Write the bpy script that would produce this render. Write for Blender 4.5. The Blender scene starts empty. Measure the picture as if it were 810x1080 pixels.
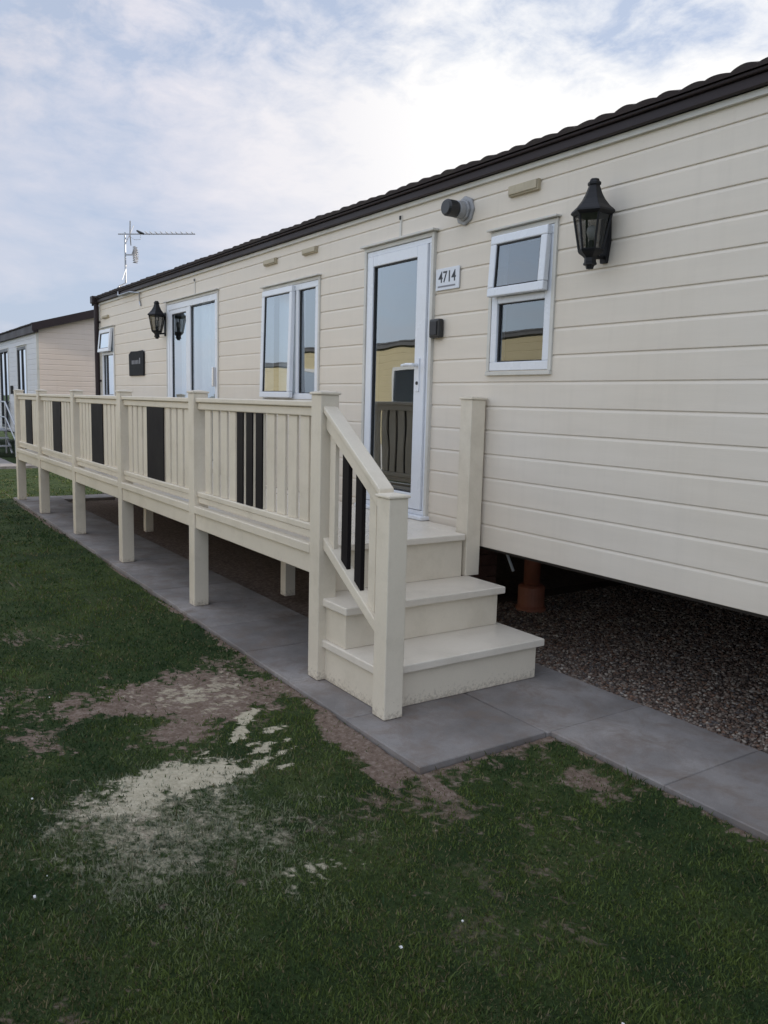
import bpy, bmesh, math, random
import numpy as np
from mathutils import Vector, Matrix
random.seed(7); rng = np.random.default_rng(11)
PI = math.pi
scene = bpy.context.scene
COL = scene.collection

# ------------------------------------------------------------------ materials
def nt(name):
    m = bpy.data.materials.new(name); m.use_nodes = True
    t = m.node_tree; t.nodes.clear()
    o = t.nodes.new('ShaderNodeOutputMaterial')
    return m, t, o
def N(t, typ, **kw):
    n = t.nodes.new(typ)
    for k, v in kw.items():
        if k in n.inputs: n.inputs[k].default_value = v
        else: setattr(n, k, v)
    return n
def L(t, a, b): t.links.new(a, b)
def ramp(t, src, stops, interp='LINEAR'):
    r = t.nodes.new('ShaderNodeValToRGB'); r.color_ramp.interpolation = interp
    cr = r.color_ramp
    while len(cr.elements) < len(stops): cr.elements.new(0.5)
    for e, (p, c) in zip(cr.elements, stops):
        e.position = p; e.color = (*c, 1) if len(c) == 3 else c
    if src is not None: L(t, src, r.inputs['Fac'])
    return r
def g3(v): return (v, v, v)
def mul(c, k): return tuple(min(1, x*k) for x in c)

def mat(name, col, rough=.5, var=.08, scale=3.0, bump=.0, bscale=60, stretch=None, dirt=0.0, dirtcol=(.16,.14,.1), metallic=0, spec=.5, coord='Object', fine=.04):
    m, t, o = nt(name)
    p = N(t, 'ShaderNodeBsdfPrincipled'); L(t, p.outputs[0], o.inputs[0])
    p.inputs['Roughness'].default_value = rough; p.inputs['Metallic'].default_value = metallic
    p.inputs['Specular IOR Level'].default_value = spec
    tc = N(t, 'ShaderNodeNewGeometry')
    mp = N(t, 'ShaderNodeMapping'); L(t, tc.outputs['Position'], mp.inputs[0])
    if stretch: mp.inputs['Scale'].default_value = stretch
    n1 = N(t, 'ShaderNodeTexNoise', Scale=scale, Detail=6, Roughness=.6); L(t, mp.outputs[0], n1.inputs['Vector'])
    r1 = ramp(t, n1.outputs[0], [(.3, mul(col, 1-var)), (.7, mul(col, 1+var))])
    n2 = N(t, 'ShaderNodeTexNoise', Scale=bscale, Detail=4, Roughness=.6); L(t, mp.outputs[0], n2.inputs['Vector'])
    mx = N(t, 'ShaderNodeMix', data_type='RGBA', blend_type='MULTIPLY'); mx.inputs[0].default_value = 1
    r2 = ramp(t, n2.outputs[0], [(.3, g3(1-fine)), (.7, g3(1))])
    L(t, r1.outputs[0], mx.inputs[6]); L(t, r2.outputs[0], mx.inputs[7])
    out = mx.outputs[2]
    if dirt > 0:
        n3 = N(t, 'ShaderNodeTexNoise', Scale=scale*1.7+.6, Detail=8, Roughness=.7); L(t, mp.outputs[0], n3.inputs['Vector'])
        r3 = ramp(t, n3.outputs[0], [(.5, g3(0)), (.78, g3(dirt))])
        m2 = N(t, 'ShaderNodeMix', data_type='RGBA'); L(t, r3.outputs[0], m2.inputs[0])
        L(t, out, m2.inputs[6]); m2.inputs[7].default_value = (*dirtcol, 1); out = m2.outputs[2]
    L(t, out, p.inputs['Base Color'])
    rr = ramp(t, n1.outputs[0], [(.3, g3(max(0.02, rough-.06))), (.7, g3(min(1, rough+.08)))]); L(t, rr.outputs[0], p.inputs['Roughness'])
    if bump > 0:
        b = N(t, 'ShaderNodeBump', Strength=1.0, Distance=bump); L(t, n2.outputs[0], b.inputs['Height']); L(t, b.outputs[0], p.inputs['Normal'])
    return m

def glass_mat(name, tint=(.78,.82,.84), boost=3.0, ior=1.52, rough=.006, wobble=.0006):
    m, t, o = nt(name)
    tr = N(t, 'ShaderNodeBsdfTransparent'); tr.inputs[0].default_value = (*tint, 1)
    gl = N(t, 'ShaderNodeBsdfGlossy'); gl.inputs['Roughness'].default_value = rough; gl.inputs[0].default_value = (.90, .96, 1, 1)
    fr = N(t, 'ShaderNodeFresnel', IOR=ior)
    mu = N(t, 'ShaderNodeMath', operation='MULTIPLY_ADD', use_clamp=True); mu.inputs[1].default_value = boost; mu.inputs[2].default_value = .03
    L(t, fr.outputs[0], mu.inputs[0])
    geo = N(t, 'ShaderNodeNewGeometry')
    nz = N(t, 'ShaderNodeTexNoise', Scale=2.2, Detail=1); L(t, geo.outputs['Position'], nz.inputs['Vector'])
    b = N(t, 'ShaderNodeBump', Strength=1, Distance=wobble*4); L(t, nz.outputs[0], b.inputs['Height']); L(t, b.outputs[0], gl.inputs['Normal'])
    mx = N(t, 'ShaderNodeMixShader'); L(t, mu.outputs[0], mx.inputs[0]); L(t, tr.outputs[0], mx.inputs[1]); L(t, gl.outputs[0], mx.inputs[2])
    L(t, mx.outputs[0], o.inputs[0]); return m

def cladding_mat(name, col, grime=.5):
    # cream plastic boards: horizontal grain, slight tone difference, rain streaks and dirt by board joints
    m, t, o = nt(name)
    p = N(t, 'ShaderNodeBsdfPrincipled'); L(t, p.outputs[0], o.inputs[0])
    p.inputs['Specular IOR Level'].default_value = .35
    geo = N(t, 'ShaderNodeNewGeometry')
    mp = N(t, 'ShaderNodeMapping'); mp.inputs['Scale'].default_value = (1.1, 1.1, 9); L(t, geo.outputs['Position'], mp.inputs[0])
    n1 = N(t, 'ShaderNodeTexNoise', Scale=1.6, Detail=5, Roughness=.6); L(t, mp.outputs[0], n1.inputs['Vector'])
    r1 = ramp(t, n1.outputs[0], [(.3, mul(col, .965)), (.7, mul(col, 1.03))])
    mp2 = N(t, 'ShaderNodeMapping'); mp2.inputs['Scale'].default_value = (9, 9, .5); L(t, geo.outputs['Position'], mp2.inputs[0])
    n2 = N(t, 'ShaderNodeTexNoise', Scale=1.5, Detail=7, Roughness=.7); L(t, mp2.outputs[0], n2.inputs['Vector'])
    r2 = ramp(t, n2.outputs[0], [(.5, g3(0)), (.8, g3(.28*grime))])
    n4 = N(t, 'ShaderNodeTexNoise', Scale=.55, Detail=4, Roughness=.6); L(t, geo.outputs['Position'], n4.inputs['Vector'])
    r4 = ramp(t, n4.outputs[0], [(.38, g3(0)), (.72, g3(.5*grime))])
    m1 = N(t, 'ShaderNodeMix', data_type='RGBA'); L(t, r2.outputs[0], m1.inputs[0]); L(t, r1.outputs[0], m1.inputs[6]); m1.inputs[7].default_value = (*mul(col, .58), 1)
    m2 = N(t, 'ShaderNodeMix', data_type='RGBA'); L(t, r4.outputs[0], m2.inputs[0]); L(t, m1.outputs[2], m2.inputs[6]); m2.inputs[7].default_value = (col[0]*.86, col[1]*.78, col[2]*.62, 1)
    L(t, m2.outputs[2], p.inputs['Base Color'])
    mp3 = N(t, 'ShaderNodeMapping'); mp3.inputs['Scale'].default_value = (2.5, 2.5, 60); L(t, geo.outputs['Position'], mp3.inputs[0])
    n3 = N(t, 'ShaderNodeTexNoise', Scale=2.5, Detail=4, Roughness=.65); L(t, mp3.outputs[0], n3.inputs['Vector'])
    b = N(t, 'ShaderNodeBump', Strength=1, Distance=.0005); L(t, n3.outputs[0], b.inputs['Height']); L(t, b.outputs[0], p.inputs['Normal'])
    rr = ramp(t, n1.outputs[0], [(.3, g3(.42)), (.7, g3(.6))]); L(t, rr.outputs[0], p.inputs['Roughness'])
    return m

M = {}
M['clad'] = cladding_mat('cream_cladding', (.69, .625, .54), .45)
M['clad_lit_pink'] = cladding_mat('neighbour_cladding_lit', (.74, .63, .56))  # neighbour's cladding with the pinkish sunlit tone put into the colour
M['clad_shade_grey'] = cladding_mat('neighbour_cladding_shaded', (.60, .60, .62))  # front copy with cool shade put into the colour; also greys a skirt
M['clad_yellow'] = cladding_mat('yellow_cladding', (.58, .52, .36))
M['deckpvc'] = mat('cream_deck_plastic', (.69, .62, .505), .42, .06, 1.6, .0004, 90, dirt=.35, dirtcol=(.34, .29, .2))
def splash(m):
    t = m.node_tree; p = [n for n in t.nodes if n.type == 'BSDF_PRINCIPLED'][0]; src = p.inputs['Base Color'].links[0].from_socket
    geo = N(t, 'ShaderNodeNewGeometry'); sp = N(t, 'ShaderNodeSeparateXYZ'); L(t, geo.outputs['Position'], sp.inputs[0])
    nz = N(t, 'ShaderNodeTexNoise', Scale=55, Detail=6, Roughness=.75); L(t, geo.outputs['Position'], nz.inputs['Vector'])
    a = N(t, 'ShaderNodeMath', operation='MULTIPLY_ADD'); L(t, sp.outputs[2], a.inputs[0]); a.inputs[1].default_value = -2.6; L(t, nz.outputs[0], a.inputs[2])
    r = ramp(t, a.outputs[0], [(.40, g3(0)), (.56, g3(.55))]); mx = N(t, 'ShaderNodeMix', data_type='RGBA'); L(t, r.outputs[0], mx.inputs[0]); L(t, src, mx.inputs[6]); mx.inputs[7].default_value = (.24, .19, .14, 1)
    L(t, mx.outputs[2], p.inputs['Base Color'])
splash(M['deckpvc'])
M['tread'] = mat('pale_tread_plastic', (.69, .63, .54), .3, .06, 1.4, .0006, 70, dirt=.4, dirtcol=(.36, .32, .25), spec=.6)
M['pvc'] = mat('white_window_plastic', (.72, .74, .78), .3, .03, 2, dirt=.2, dirtcol=(.45, .44, .4))
M['trim'] = mat('grey_cream_trim', (.58, .56, .51), .45, .07, 3, dirt=.3, dirtcol=(.2, .18, .14))
M['seal'] = mat('black_rubber_seal', (.025, .025, .028), .6, .1)
M['darkslat'] = mat('dark_brown_plastic', (.008, .006, .007), .65, .12, 3, spec=.2)
M['fascia'] = mat('dark_brown_fascia', (.030, .021, .023), .5, .12, 2, dirt=.25, dirtcol=(.06, .05, .045), spec=.25)
M['tile'] = mat('brown_roof_tile', (.04, .03, .028), .8, .25, 5, .002, 120, dirt=.5, dirtcol=(.06, .055, .035), fine=.25, spec=.2)
M['black'] = mat('black_lantern_metal', (.008, .008, .010), .5, .15, 8, .0003, 200, spec=.3)
M['blackpl'] = mat('black_plastic', (.02, .02, .021), .35, .1)
M['steel'] = mat('galvanised_steel', (.42, .43, .45), .4, .1, 6, metallic=.85)
M['alum'] = mat('dull_aluminium', (.45, .46, .48), .45, .1, 6, metallic=.6)
M['chrome'] = mat('brushed_chrome', (.7, .7, .72), .2, .03, metallic=1)
M['grille'] = mat('aged_cream_plastic', (.42, .36, .25), .5, .12, 9, dirt=.4, dirtcol=(.2, .17, .1))
M['greypl'] = mat('grey_flue_plate', (.33, .33, .34), .5, .1, 9, dirt=.4)
M['white'] = mat('white_sign_face', (.66, .68, .72), .35, .03)
M['paint_dark'] = mat('dark_sign_paint', (.035, .037, .045), .5, .05)
M['paint_grey'] = mat('grey_sign_paint', (.2, .2, .22), .5, .05)
M['greyroof'] = mat('grey_roof_sheet', (.13, .135, .15), .7, .2, 4)
M['slate'] = mat('dark_slate_sign', (.012, .012, .014), .7, .2, 10, .0006, 60, spec=.2)
M['room'] = mat('dim_room_lining', (.3, .26, .2), .8, .1)
M['net'] = mat('net_curtain', (.72, .77, .82), .9, .05, 6)
M['terra'] = mat('terracotta_pipe', (.23, .08, .045), .55, .15, 8, dirt=.4, dirtcol=(.12, .06, .03))
M['chassis'] = mat('rusty_black_chassis', (.035, .028, .025), .7, .3, 8)
M['brick'] = mat('dull_brown_brick', (.16, .08, .058), .9, .3, 7, .003, 90, fine=.3)
M['brown'] = mat('brown_wood_stain', (.075, .045, .03), .6, .2, 6, stretch=(1, 1, .2))
M['glass'] = glass_mat('window_glass')
M['glassdoor'] = glass_mat('door_glass', (.5, .54, .58), 3.6)
M['lampglass'] = glass_mat('lantern_glass', (.45, .45, .45), .5, rough=.08)
_t = M['lampglass'].node_tree
for _n in _t.nodes:
    if _n.type == 'MIX_SHADER':
        for _l in list(_n.inputs[0].links): _t.links.remove(_l)
        _n.inputs[0].default_value = .05
M['bulb'] = mat('unlit_bulb', (.7, .7, .68), .2, .02)
M['blackwin'] = mat('black_window_frame', (.03, .03, .035), .35, .1)

def concrete_mat():
    m, t, o = nt('grey_paving_concrete')
    p = N(t, 'ShaderNodeBsdfPrincipled'); L(t, p.outputs[0], o.inputs[0]); p.inputs['Roughness'].default_value = .82
    geo = N(t, 'ShaderNodeNewGeometry'); at = N(t, 'ShaderNodeAttribute', attribute_name='tone')
    n1 = N(t, 'ShaderNodeTexNoise', Scale=2.2, Detail=8, Roughness=.62); L(t, geo.outputs['Position'], n1.inputs['Vector'])
    r1 = ramp(t, n1.outputs[0], [(.28, (.135, .122, .116)), (.5, (.225, .207, .198)), (.75, (.34, .315, .30))])
    n2 = N(t, 'ShaderNodeTexNoise', Scale=260, Detail=3, Roughness=.7); L(t, geo.outputs['Position'], n2.inputs['Vector'])
    r2 = ramp(t, n2.outputs[0], [(.3, g3(.82)), (.7, g3(1.1))])
    mx = N(t, 'ShaderNodeMix', data_type='RGBA', blend_type='MULTIPLY'); mx.inputs[0].default_value = 1
    L(t, r1.outputs[0], mx.inputs[6]); L(t, r2.outputs[0], mx.inputs[7])
    m3 = N(t, 'ShaderNodeMix', data_type='RGBA', blend_type='MULTIPLY'); m3.inputs[0].default_value = 1
    L(t, mx.outputs[2], m3.inputs[6]); L(t, at.outputs['Color'], m3.inputs[7])
    n3 = N(t, 'ShaderNodeTexNoise', Scale=5.5, Detail=9, Roughness=.75, Distortion=.6); L(t, geo.outputs['Position'], n3.inputs['Vector'])
    r3 = ramp(t, n3.outputs[0], [(.46, g3(0)), (.68, g3(.8))])
    m4 = N(t, 'ShaderNodeMix', data_type='RGBA'); L(t, r3.outputs[0], m4.inputs[0]); L(t, m3.outputs[2], m4.inputs[6]); m4.inputs[7].default_value = (.165, .125, .10, 1)
    L(t, m4.outputs[2], p.inputs['Base Color'])
    b = N(t, 'ShaderNodeBump', Strength=1, Distance=.0015); L(t, n2.outputs[0], b.inputs['Height']); L(t, b.outputs[0], p.inputs['Normal'])
    return m
M['concrete'] = concrete_mat()

def ground_mat():
    m, t, o = nt('lawn_soil_and_sand')
    p = N(t, 'ShaderNodeBsdfPrincipled'); L(t, p.outputs[0], o.inputs[0]); p.inputs['Roughness'].default_value = .95; p.inputs['Specular IOR Level'].default_value = .15
    geo = N(t, 'ShaderNodeNewGeometry')
    at = N(t, 'ShaderNodeAttribute', attribute_name='cover'); sep = N(t, 'ShaderNodeSeparateColor'); L(t, at.outputs['Color'], sep.inputs[0])
    n1 = N(t, 'ShaderNodeTexNoise', Scale=3.0, Detail=8, Roughness=.65); L(t, geo.outputs['Position'], n1.inputs['Vector'])
    gr = ramp(t, n1.outputs[0], [(.3, (.022, .040, .014)), (.5, (.042, .066, .021)), (.7, (.075, .10, .034))])
    n0 = N(t, 'ShaderNodeTexNoise', Scale=90, Detail=6, Roughness=.8); L(t, geo.outputs['Position'], n0.inputs['Vector'])
    gv = ramp(t, n0.outputs[0], [(.3, g3(.45)), (.7, g3(1.3))])
    g2 = N(t, 'ShaderNodeMix', data_type='RGBA', blend_type='MULTIPLY'); g2.inputs[0].default_value = 1; L(t, gr.outputs[0], g2.inputs[6]); L(t, gv.outputs[0], g2.inputs[7])
    n2 = N(t, 'ShaderNodeTexNoise', Scale=38, Detail=8, Roughness=.75); L(t, geo.outputs['Position'], n2.inputs['Vector'])
    so = ramp(t, n2.outputs[0], [(.3, (.10, .067, .05)), (.5, (.205, .15, .118)), (.72, (.36, .295, .25))])
    sa = ramp(t, n2.outputs[0], [(.25, (.34, .30, .21)), (.55, (.58, .52, .39)), (.8, (.72, .66, .52))])
    # break the masks up with fine noise
    def brk(ch, lo, hi, nscale, amt):
        nn = N(t, 'ShaderNodeTexNoise', Scale=nscale, Detail=8, Roughness=.72); L(t, geo.outputs['Position'], nn.inputs['Vector'])
        a = N(t, 'ShaderNodeMath', operation='MULTIPLY_ADD'); L(t, nn.outputs[0], a.inputs[0]); a.inputs[1].default_value = amt; a.inputs[2].default_value = -amt*.5
        s = N(t, 'ShaderNodeMath', operation='ADD'); L(t, sep.outputs[ch], s.inputs[0]); L(t, a.outputs[0], s.inputs[1])
        r = ramp(t, s.outputs[0], [(lo, g3(0)), (hi, g3(1))]); return r.outputs[0]
    k1 = brk(0, .28, .66, 34, .8); k2 = brk(1, .22, .74, 110, .95)
    m1 = N(t, 'ShaderNodeMix', data_type='RGBA'); L(t, k1, m1.inputs[0]); L(t, g2.outputs[2], m1.inputs[6]); L(t, so.outputs[0], m1.inputs[7])
    m2 = N(t, 'ShaderNodeMix', data_type='RGBA'); L(t, k2, m2.inputs[0]); L(t, m1.outputs[2], m2.inputs[6]); L(t, sa.outputs[0], m2.inputs[7])
    L(t, m2.outputs[2], p.inputs['Base Color'])
    b = N(t, 'ShaderNodeBump', Strength=1, Distance=.012); L(t, n0.outputs[0], b.inputs['Height']); L(t, b.outputs[0], p.inputs['Normal'])
    return m
M['ground'] = ground_mat()

def attr_mat(name, rough=.7, attr='tint', trans=0):
    m, t, o = nt(name)
    p = N(t, 'ShaderNodeBsdfPrincipled'); p.inputs['Roughness'].default_value = rough; p.inputs['Specular IOR Level'].default_value = .25
    at = N(t, 'ShaderNodeAttribute', attribute_name=attr); L(t, at.outputs['Color'], p.inputs['Base Color'])
    if trans:
        tl = N(t, 'ShaderNodeBsdfTranslucent'); L(t, at.outputs['Color'], tl.inputs[0])
        mx = N(t, 'ShaderNodeMixShader'); mx.inputs[0].default_value = trans
        L(t, p.outputs[0], mx.inputs[1]); L(t, tl.outputs[0], mx.inputs[2]); L(t, mx.outputs[0], o.inputs[0])
    else: L(t, p.outputs[0], o.inputs[0])
    return m
M['blade'] = attr_mat('grass_blade', .65, trans=.25)
M['stone'] = attr_mat('gravel_stone', .85)
M['bed'] = mat('damp_gravel_bed', (.11, .068, .05), .95, .35, 2.5, .006, 60, fine=.6)

# ------------------------------------------------------------------ mesh helpers
class MB:
    def __init__(s): s.bm = bmesh.new()
    def box(s, x0, x1, y0, y1, z0, z1):
        v = [s.bm.verts.new(c) for c in ((x0,y0,z0),(x1,y0,z0),(x1,y1,z0),(x0,y1,z0),(x0,y0,z1),(x1,y0,z1),(x1,y1,z1),(x0,y1,z1))]
        for f in ((3,2,1,0),(4,5,6,7),(0,1,5,4),(1,2,6,5),(2,3,7,6),(3,0,4,7)): s.bm.faces.new([v[i] for i in f])
        return s
    def prism(s, poly, y0, y1):      # polygon in xz, extruded in y
        a = [s.bm.verts.new((x, y0, z)) for x, z in poly]; b = [s.bm.verts.new((x, y1, z)) for x, z in poly]
        n = len(poly); s.bm.faces.new(a); s.bm.faces.new(b[::-1])
        for i in range(n): s.bm.faces.new((a[i], b[i], b[(i+1) % n], a[(i+1) % n]))
        return s
    def prism_x(s, poly, x0, x1):    # polygon in yz, extruded in x
        a = [s.bm.verts.new((x0, y, z)) for y, z in poly]; b = [s.bm.verts.new((x1, y, z)) for y, z in poly]
        n = len(poly); s.bm.faces.new(a); s.bm.faces.new(b[::-1])
        for i in range(n): s.bm.faces.new((a[i], b[i], b[(i+1) % n], a[(i+1) % n]))
        return s
    def tube(s, pts, r, n=10, cap=True):
        pts = [Vector(p) for p in pts]; rs = r if isinstance(r, (list, tuple)) else [r]*len(pts)
        rings = []
        for i, p in enumerate(pts):
            d = (pts[min(i+1, len(pts)-1)]-pts[max(i-1, 0)]).normalized()
            up = Vector((0, 0, 1)) if abs(d.z) < .95 else Vector((1, 0, 0))
            a = d.cross(up).normalized(); b = d.cross(a)
            rings.append([s.bm.verts.new(p+(a*math.cos(2*PI*k/n)+b*math.sin(2*PI*k/n))*rs[i]) for k in range(n)])
        for A, B in zip(rings, rings[1:]):
            for k in range(n): s.bm.faces.new((A[k], A[(k+1) % n], B[(k+1) % n], B[k]))
        if cap: s.bm.faces.new(rings[0][::-1]); s.bm.faces.new(rings[-1])
        return s
    def lathe(s, c, prof, n=24, phase=0):   # prof: (r, z) about vertical axis through c
        rings = []
        for r, z in prof:
            rings.append([s.bm.verts.new((c[0]+r*math.cos(2*PI*k/n+phase), c[1]+r*math.sin(2*PI*k/n+phase), c[2]+z)) for k in range(n)])
        for A, B in zip(rings, rings[1:]):
            for k in range(n): s.bm.faces.new((A[k], A[(k+1) % n], B[(k+1) % n], B[k]))
        s.bm.faces.new(rings[0][::-1]); s.bm.faces.new(rings[-1]); return s
    def quad(s, *p): s.bm.faces.new([s.bm.verts.new(c) for c in p]); return s
    def build(s, name, m, parent=None, bevel=0, smooth=False, keep=False):
        if not keep and not (m and 'glass' in m.name): bmesh.ops.recalc_face_normals(s.bm, faces=s.bm.faces)
        me = bpy.data.meshes.new(name); s.bm.to_mesh(me); s.bm.free()
        if m: me.materials.append(m)
        o = bpy.data.objects.new(name, me); COL.objects.link(o)
        if parent is not None:
            o.parent = parent
            P = parent_world(parent)            # geometry is written in world coordinates
            me.transform(Matrix.Translation(-P))
        if smooth:
            for p in me.polygons: p.use_smooth = True
        if bevel:
            b = o.modifiers.new('bevel', 'BEVEL'); b.width = bevel; b.segments = 2; b.limit_method = 'ANGLE'; b.angle_limit = math.radians(40)
        return o
def parent_world(o):
    v = Vector((0, 0, 0))
    while o is not None: v += Vector(o.location); o = o.parent
    return v
def tag(o, label=None, cat=None, group=None, kind=None):
    if label: o['label'] = label
    if cat: o['category'] = cat
    if group: o['group'] = group
    if kind: o['kind'] = kind
    return o
def thing(name, label, cat, loc, group=None):
    o = bpy.data.objects.new(name, None); o.empty_display_size = .2; COL.objects.link(o); o.location = loc
    return tag(o, label, cat, group)
def dup(root, loc, label, deep=True):
    r = root.copy(); COL.objects.link(r); r.location = loc; r['label'] = label
    for ch in list(root.children):
        c = ch.copy(); COL.objects.link(c); c.parent = r
        for g in list(ch.children):
            d = g.copy(); COL.objects.link(d); d.parent = c
    return r
def text_mesh(name, s, size, m, parent, loc, rot, extrude=.0012, font_sx=1.0):
    cu = bpy.data.curves.new(name, 'FONT'); cu.body = s; cu.size = size; cu.extrude = extrude; cu.align_x = 'CENTER'; cu.align_y = 'CENTER'; cu.offset = size*.012
    tmp = bpy.data.objects.new('tmp', cu); COL.objects.link(tmp)
    dg = bpy.context.evaluated_depsgraph_get(); me = bpy.data.meshes.new_from_object(tmp.evaluated_get(dg))
    bpy.data.objects.remove(tmp); me.materials.clear(); me.materials.append(m)
    me.transform(Matrix.Diagonal((font_sx, 1, 1, 1)))
    me.transform(Matrix.Translation(Vector(loc)-parent_world(parent)) @ rot.to_4x4())
    o = bpy.data.objects.new(name, me); COL.objects.link(o); o.parent = parent
    return o
FACE_NEG_Y = Matrix.Rotation(PI/2, 3, 'X')

# ------------------------------------------------------------------ cladding with openings
def cladding(name, m, parent, axis, fixed, a0, a1, joints, openings, out, top_profile=None):
    """boards along `axis` ('x' or 'y'); `fixed` is the wall plane; out = +1/-1 outward direction.
    openings: (a_lo, a_hi, z_lo, z_hi). top_profile(a) limits the height (gable)."""
    bm = bmesh.new()
    def V(a, off, z):
        return bm.verts.new((a, fixed+out*off, z) if axis == 'x' else (fixed+out*off, a, z))
    for z0, z1 in zip(joints, joints[1:]):
        h = z1-z0
        prof = [(0, -.001), (.001, .0045), (.004, .006), (h-.018, .0055), (h-.011, .0035), (h-.005, .0005), (h, -.001)]
        prof = [(z0+dz, off) for dz, off in prof]
        zs = sorted({z0, z1} | {z for o in openings for z in o[2:4] if z0 < z < z1})
        for za, zb in zip(zs, zs[1:]):
            sub = []
            def at(z):
                for (p, q), (r, s_) in zip(prof, prof[1:]):
                    if p <= z <= r: return q+(s_-q)*(z-p)/max(1e-9, r-p)
                return prof[-1][1]
            sub = [(za, at(za))]+[(z, o) for z, o in prof if za < z < zb]+[(zb, at(zb))]
            zm = (za+zb)/2
            cuts = [(o[0], o[1]) for o in openings if o[2] < zm < o[3]]
            spans = [(a0, a1)]
            for c0, c1 in cuts:
                ns = []
                for s0, s1 in spans:
                    if c1 <= s0 or c0 >= s1: ns.append((s0, s1)); continue
                    if c0 > s0: ns.append((s0, c0))
                    if c1 < s1: ns.append((c1, s1))
                spans = ns
            for s0, s1 in spans:
                e0, e1 = s0, s1
                if top_profile:
                    # clip the span to where the gable is above the board
                    e0, e1 = top_profile(zm, s0, s1)
                    if e1-e0 < .02: continue
                A = [V(e0, o, z) for z, o in sub]; B = [V(e1, o, z) for z, o in sub]
                for i in range(len(sub)-1): bm.faces.new((A[i], B[i], B[i+1], A[i+1]))
    bmesh.ops.recalc_face_normals(bm, faces=bm.faces)
    s = MB(); s.bm.free(); s.bm = bm
    return s.build(name, m, parent)

def make_window(parent, name, x0, x1, z0, z1, y=3.3, mullion=None, transom=None, frame=.05, sashes=(), m_frame='pvc', m_glass='glass', curtain=None, panes=None, drip=True):
    """frame standing 12 mm proud of the wall; panes listed as (x0,x1,z0,z1)"""
    yf = y-.014; yb = y+.06
    f = MB()
    f.box(x0, x1, yf, yb, z0, z0+frame).box(x0, x1, yf, yb, z1-frame, z1)
    f.box(x0, x0+frame, yf+.0005, yb, z0+frame, z1-frame).box(x1-frame, x1, yf+.0005, yb, z0+frame, z1-frame)
    if mullion: f.box(mullion-frame*.45, mullion+frame*.45, yf+.001, yb, z0+frame, z1-frame)
    if transom: f.box(x0+frame, x1-frame, yf+.0015, yb, transom-frame*.4, transom+frame*.4)
    fo = f.build(name, M[m_frame], parent, bevel=.004)
    # reveal box round the opening so that no gap shows
    t = MB(); tw = .026
    t.box(x0-tw, x1+tw, y-.018, y+.01, z1+.001, z1+.001+tw)
    t.box(x0-tw, x0-.001, y-.0175, y+.01, z0-.005, z1+.001).box(x1+.001, x1+tw, y-.0175, y+.01, z0-.005, z1+.001)
    t.box(x0-tw, x1+tw, y-.024, y+.01, z0-.028, z0-.006)
    t.build('surround_trim', M['trim'], fo, bevel=.002)
    if drip:
        MB().box(x0-.04, x1+.04, y-.045, y+.005, z1+.029, z1+.040).build('drip_bar', M['trim'], fo, bevel=.002)
    for (a, b, c, d) in (panes or []):
        MB().quad((a, y+.012, c), (b, y+.012, c), (b, y+.012, d), (a, y+.012, d)).build('pane', M[m_glass], fo)
        g = MB(); w = .007
        g.box(a, b, y+.002, y+.013, c, c+w).box(a, b, y+.002, y+.013, d-w, d).box(a, a+w, y+.0025, y+.013, c+w, d-w).box(b-w, b, y+.0025, y+.013, c+w, d-w)
        g.build('seal', M['seal'], fo)
    if curtain:
        a, b, c, d = curtain
        bm = bmesh.new(); n = int((b-a)*120); prev = None
        for i in range(n+1):
            x = a+(b-a)*i/n; yy = y+.13+.014*math.sin(x*70)+.01*math.sin(x*29+1)
            cur = (bm.verts.new((x, yy, c)), bm.verts.new((x, yy, d)))
            if prev: bm.faces.new((prev[0], cur[0], cur[1], prev[1]))
            prev = cur
        s = MB(); s.bm.free(); s.bm = bm; s.build('curtain', M['net'], fo, smooth=True)
    return fo

def vent_sash(parent, x0, x1, z0, z1, y, hinge_top=True, ang=4, w=.05, m_frame='pvc', m_glass='glass'):
    """a top-hung opening sash, tilted out at the bottom"""
    f = MB(); yo, yi = -.042, -.004
    f.box(x0, x1, yo, yi, z0, z0+w).box(x0, x1, yo, yi, z1-w, z1).box(x0, x0+w, yo+.0005, yi, z0+w, z1-w).box(x1-w, x1, yo+.0005, yi, z0+w, z1-w)
    rot = Matrix.Translation((0, y, z1)) @ Matrix.Rotation(math.radians(-ang), 4, 'X') @ Matrix.Translation((0, 0, -z1))
    bmesh.ops.transform(f.bm, matrix=rot, verts=f.bm.verts)
    so = f.build('sash', M[m_frame], parent, bevel=.006)
    g = MB(); s = .007; a, b, c, d = x0+w, x1-w, z0+w, z1-w
    g.box(a, b, yo+.008, yo+.02, c, c+s).box(a, b, yo+.008, yo+.02, d-s, d).box(a, a+s, yo+.0085, yo+.02, c+s, d-s).box(b-s, b, yo+.0085, yo+.02, c+s, d-s)
    bmesh.ops.transform(g.bm, matrix=rot, verts=g.bm.verts); g.build('seal', M['seal'], parent)
    q = MB().quad((x0+w, yo+.016, z0+w), (x1-w, yo+.016, z0+w), (x1-w, yo+.016, z1-w), (x0+w, yo+.016, z1-w))
    bmesh.ops.transform(q.bm, matrix=rot, verts=q.bm.verts); q.build('pane', M[m_glass], parent)

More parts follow.
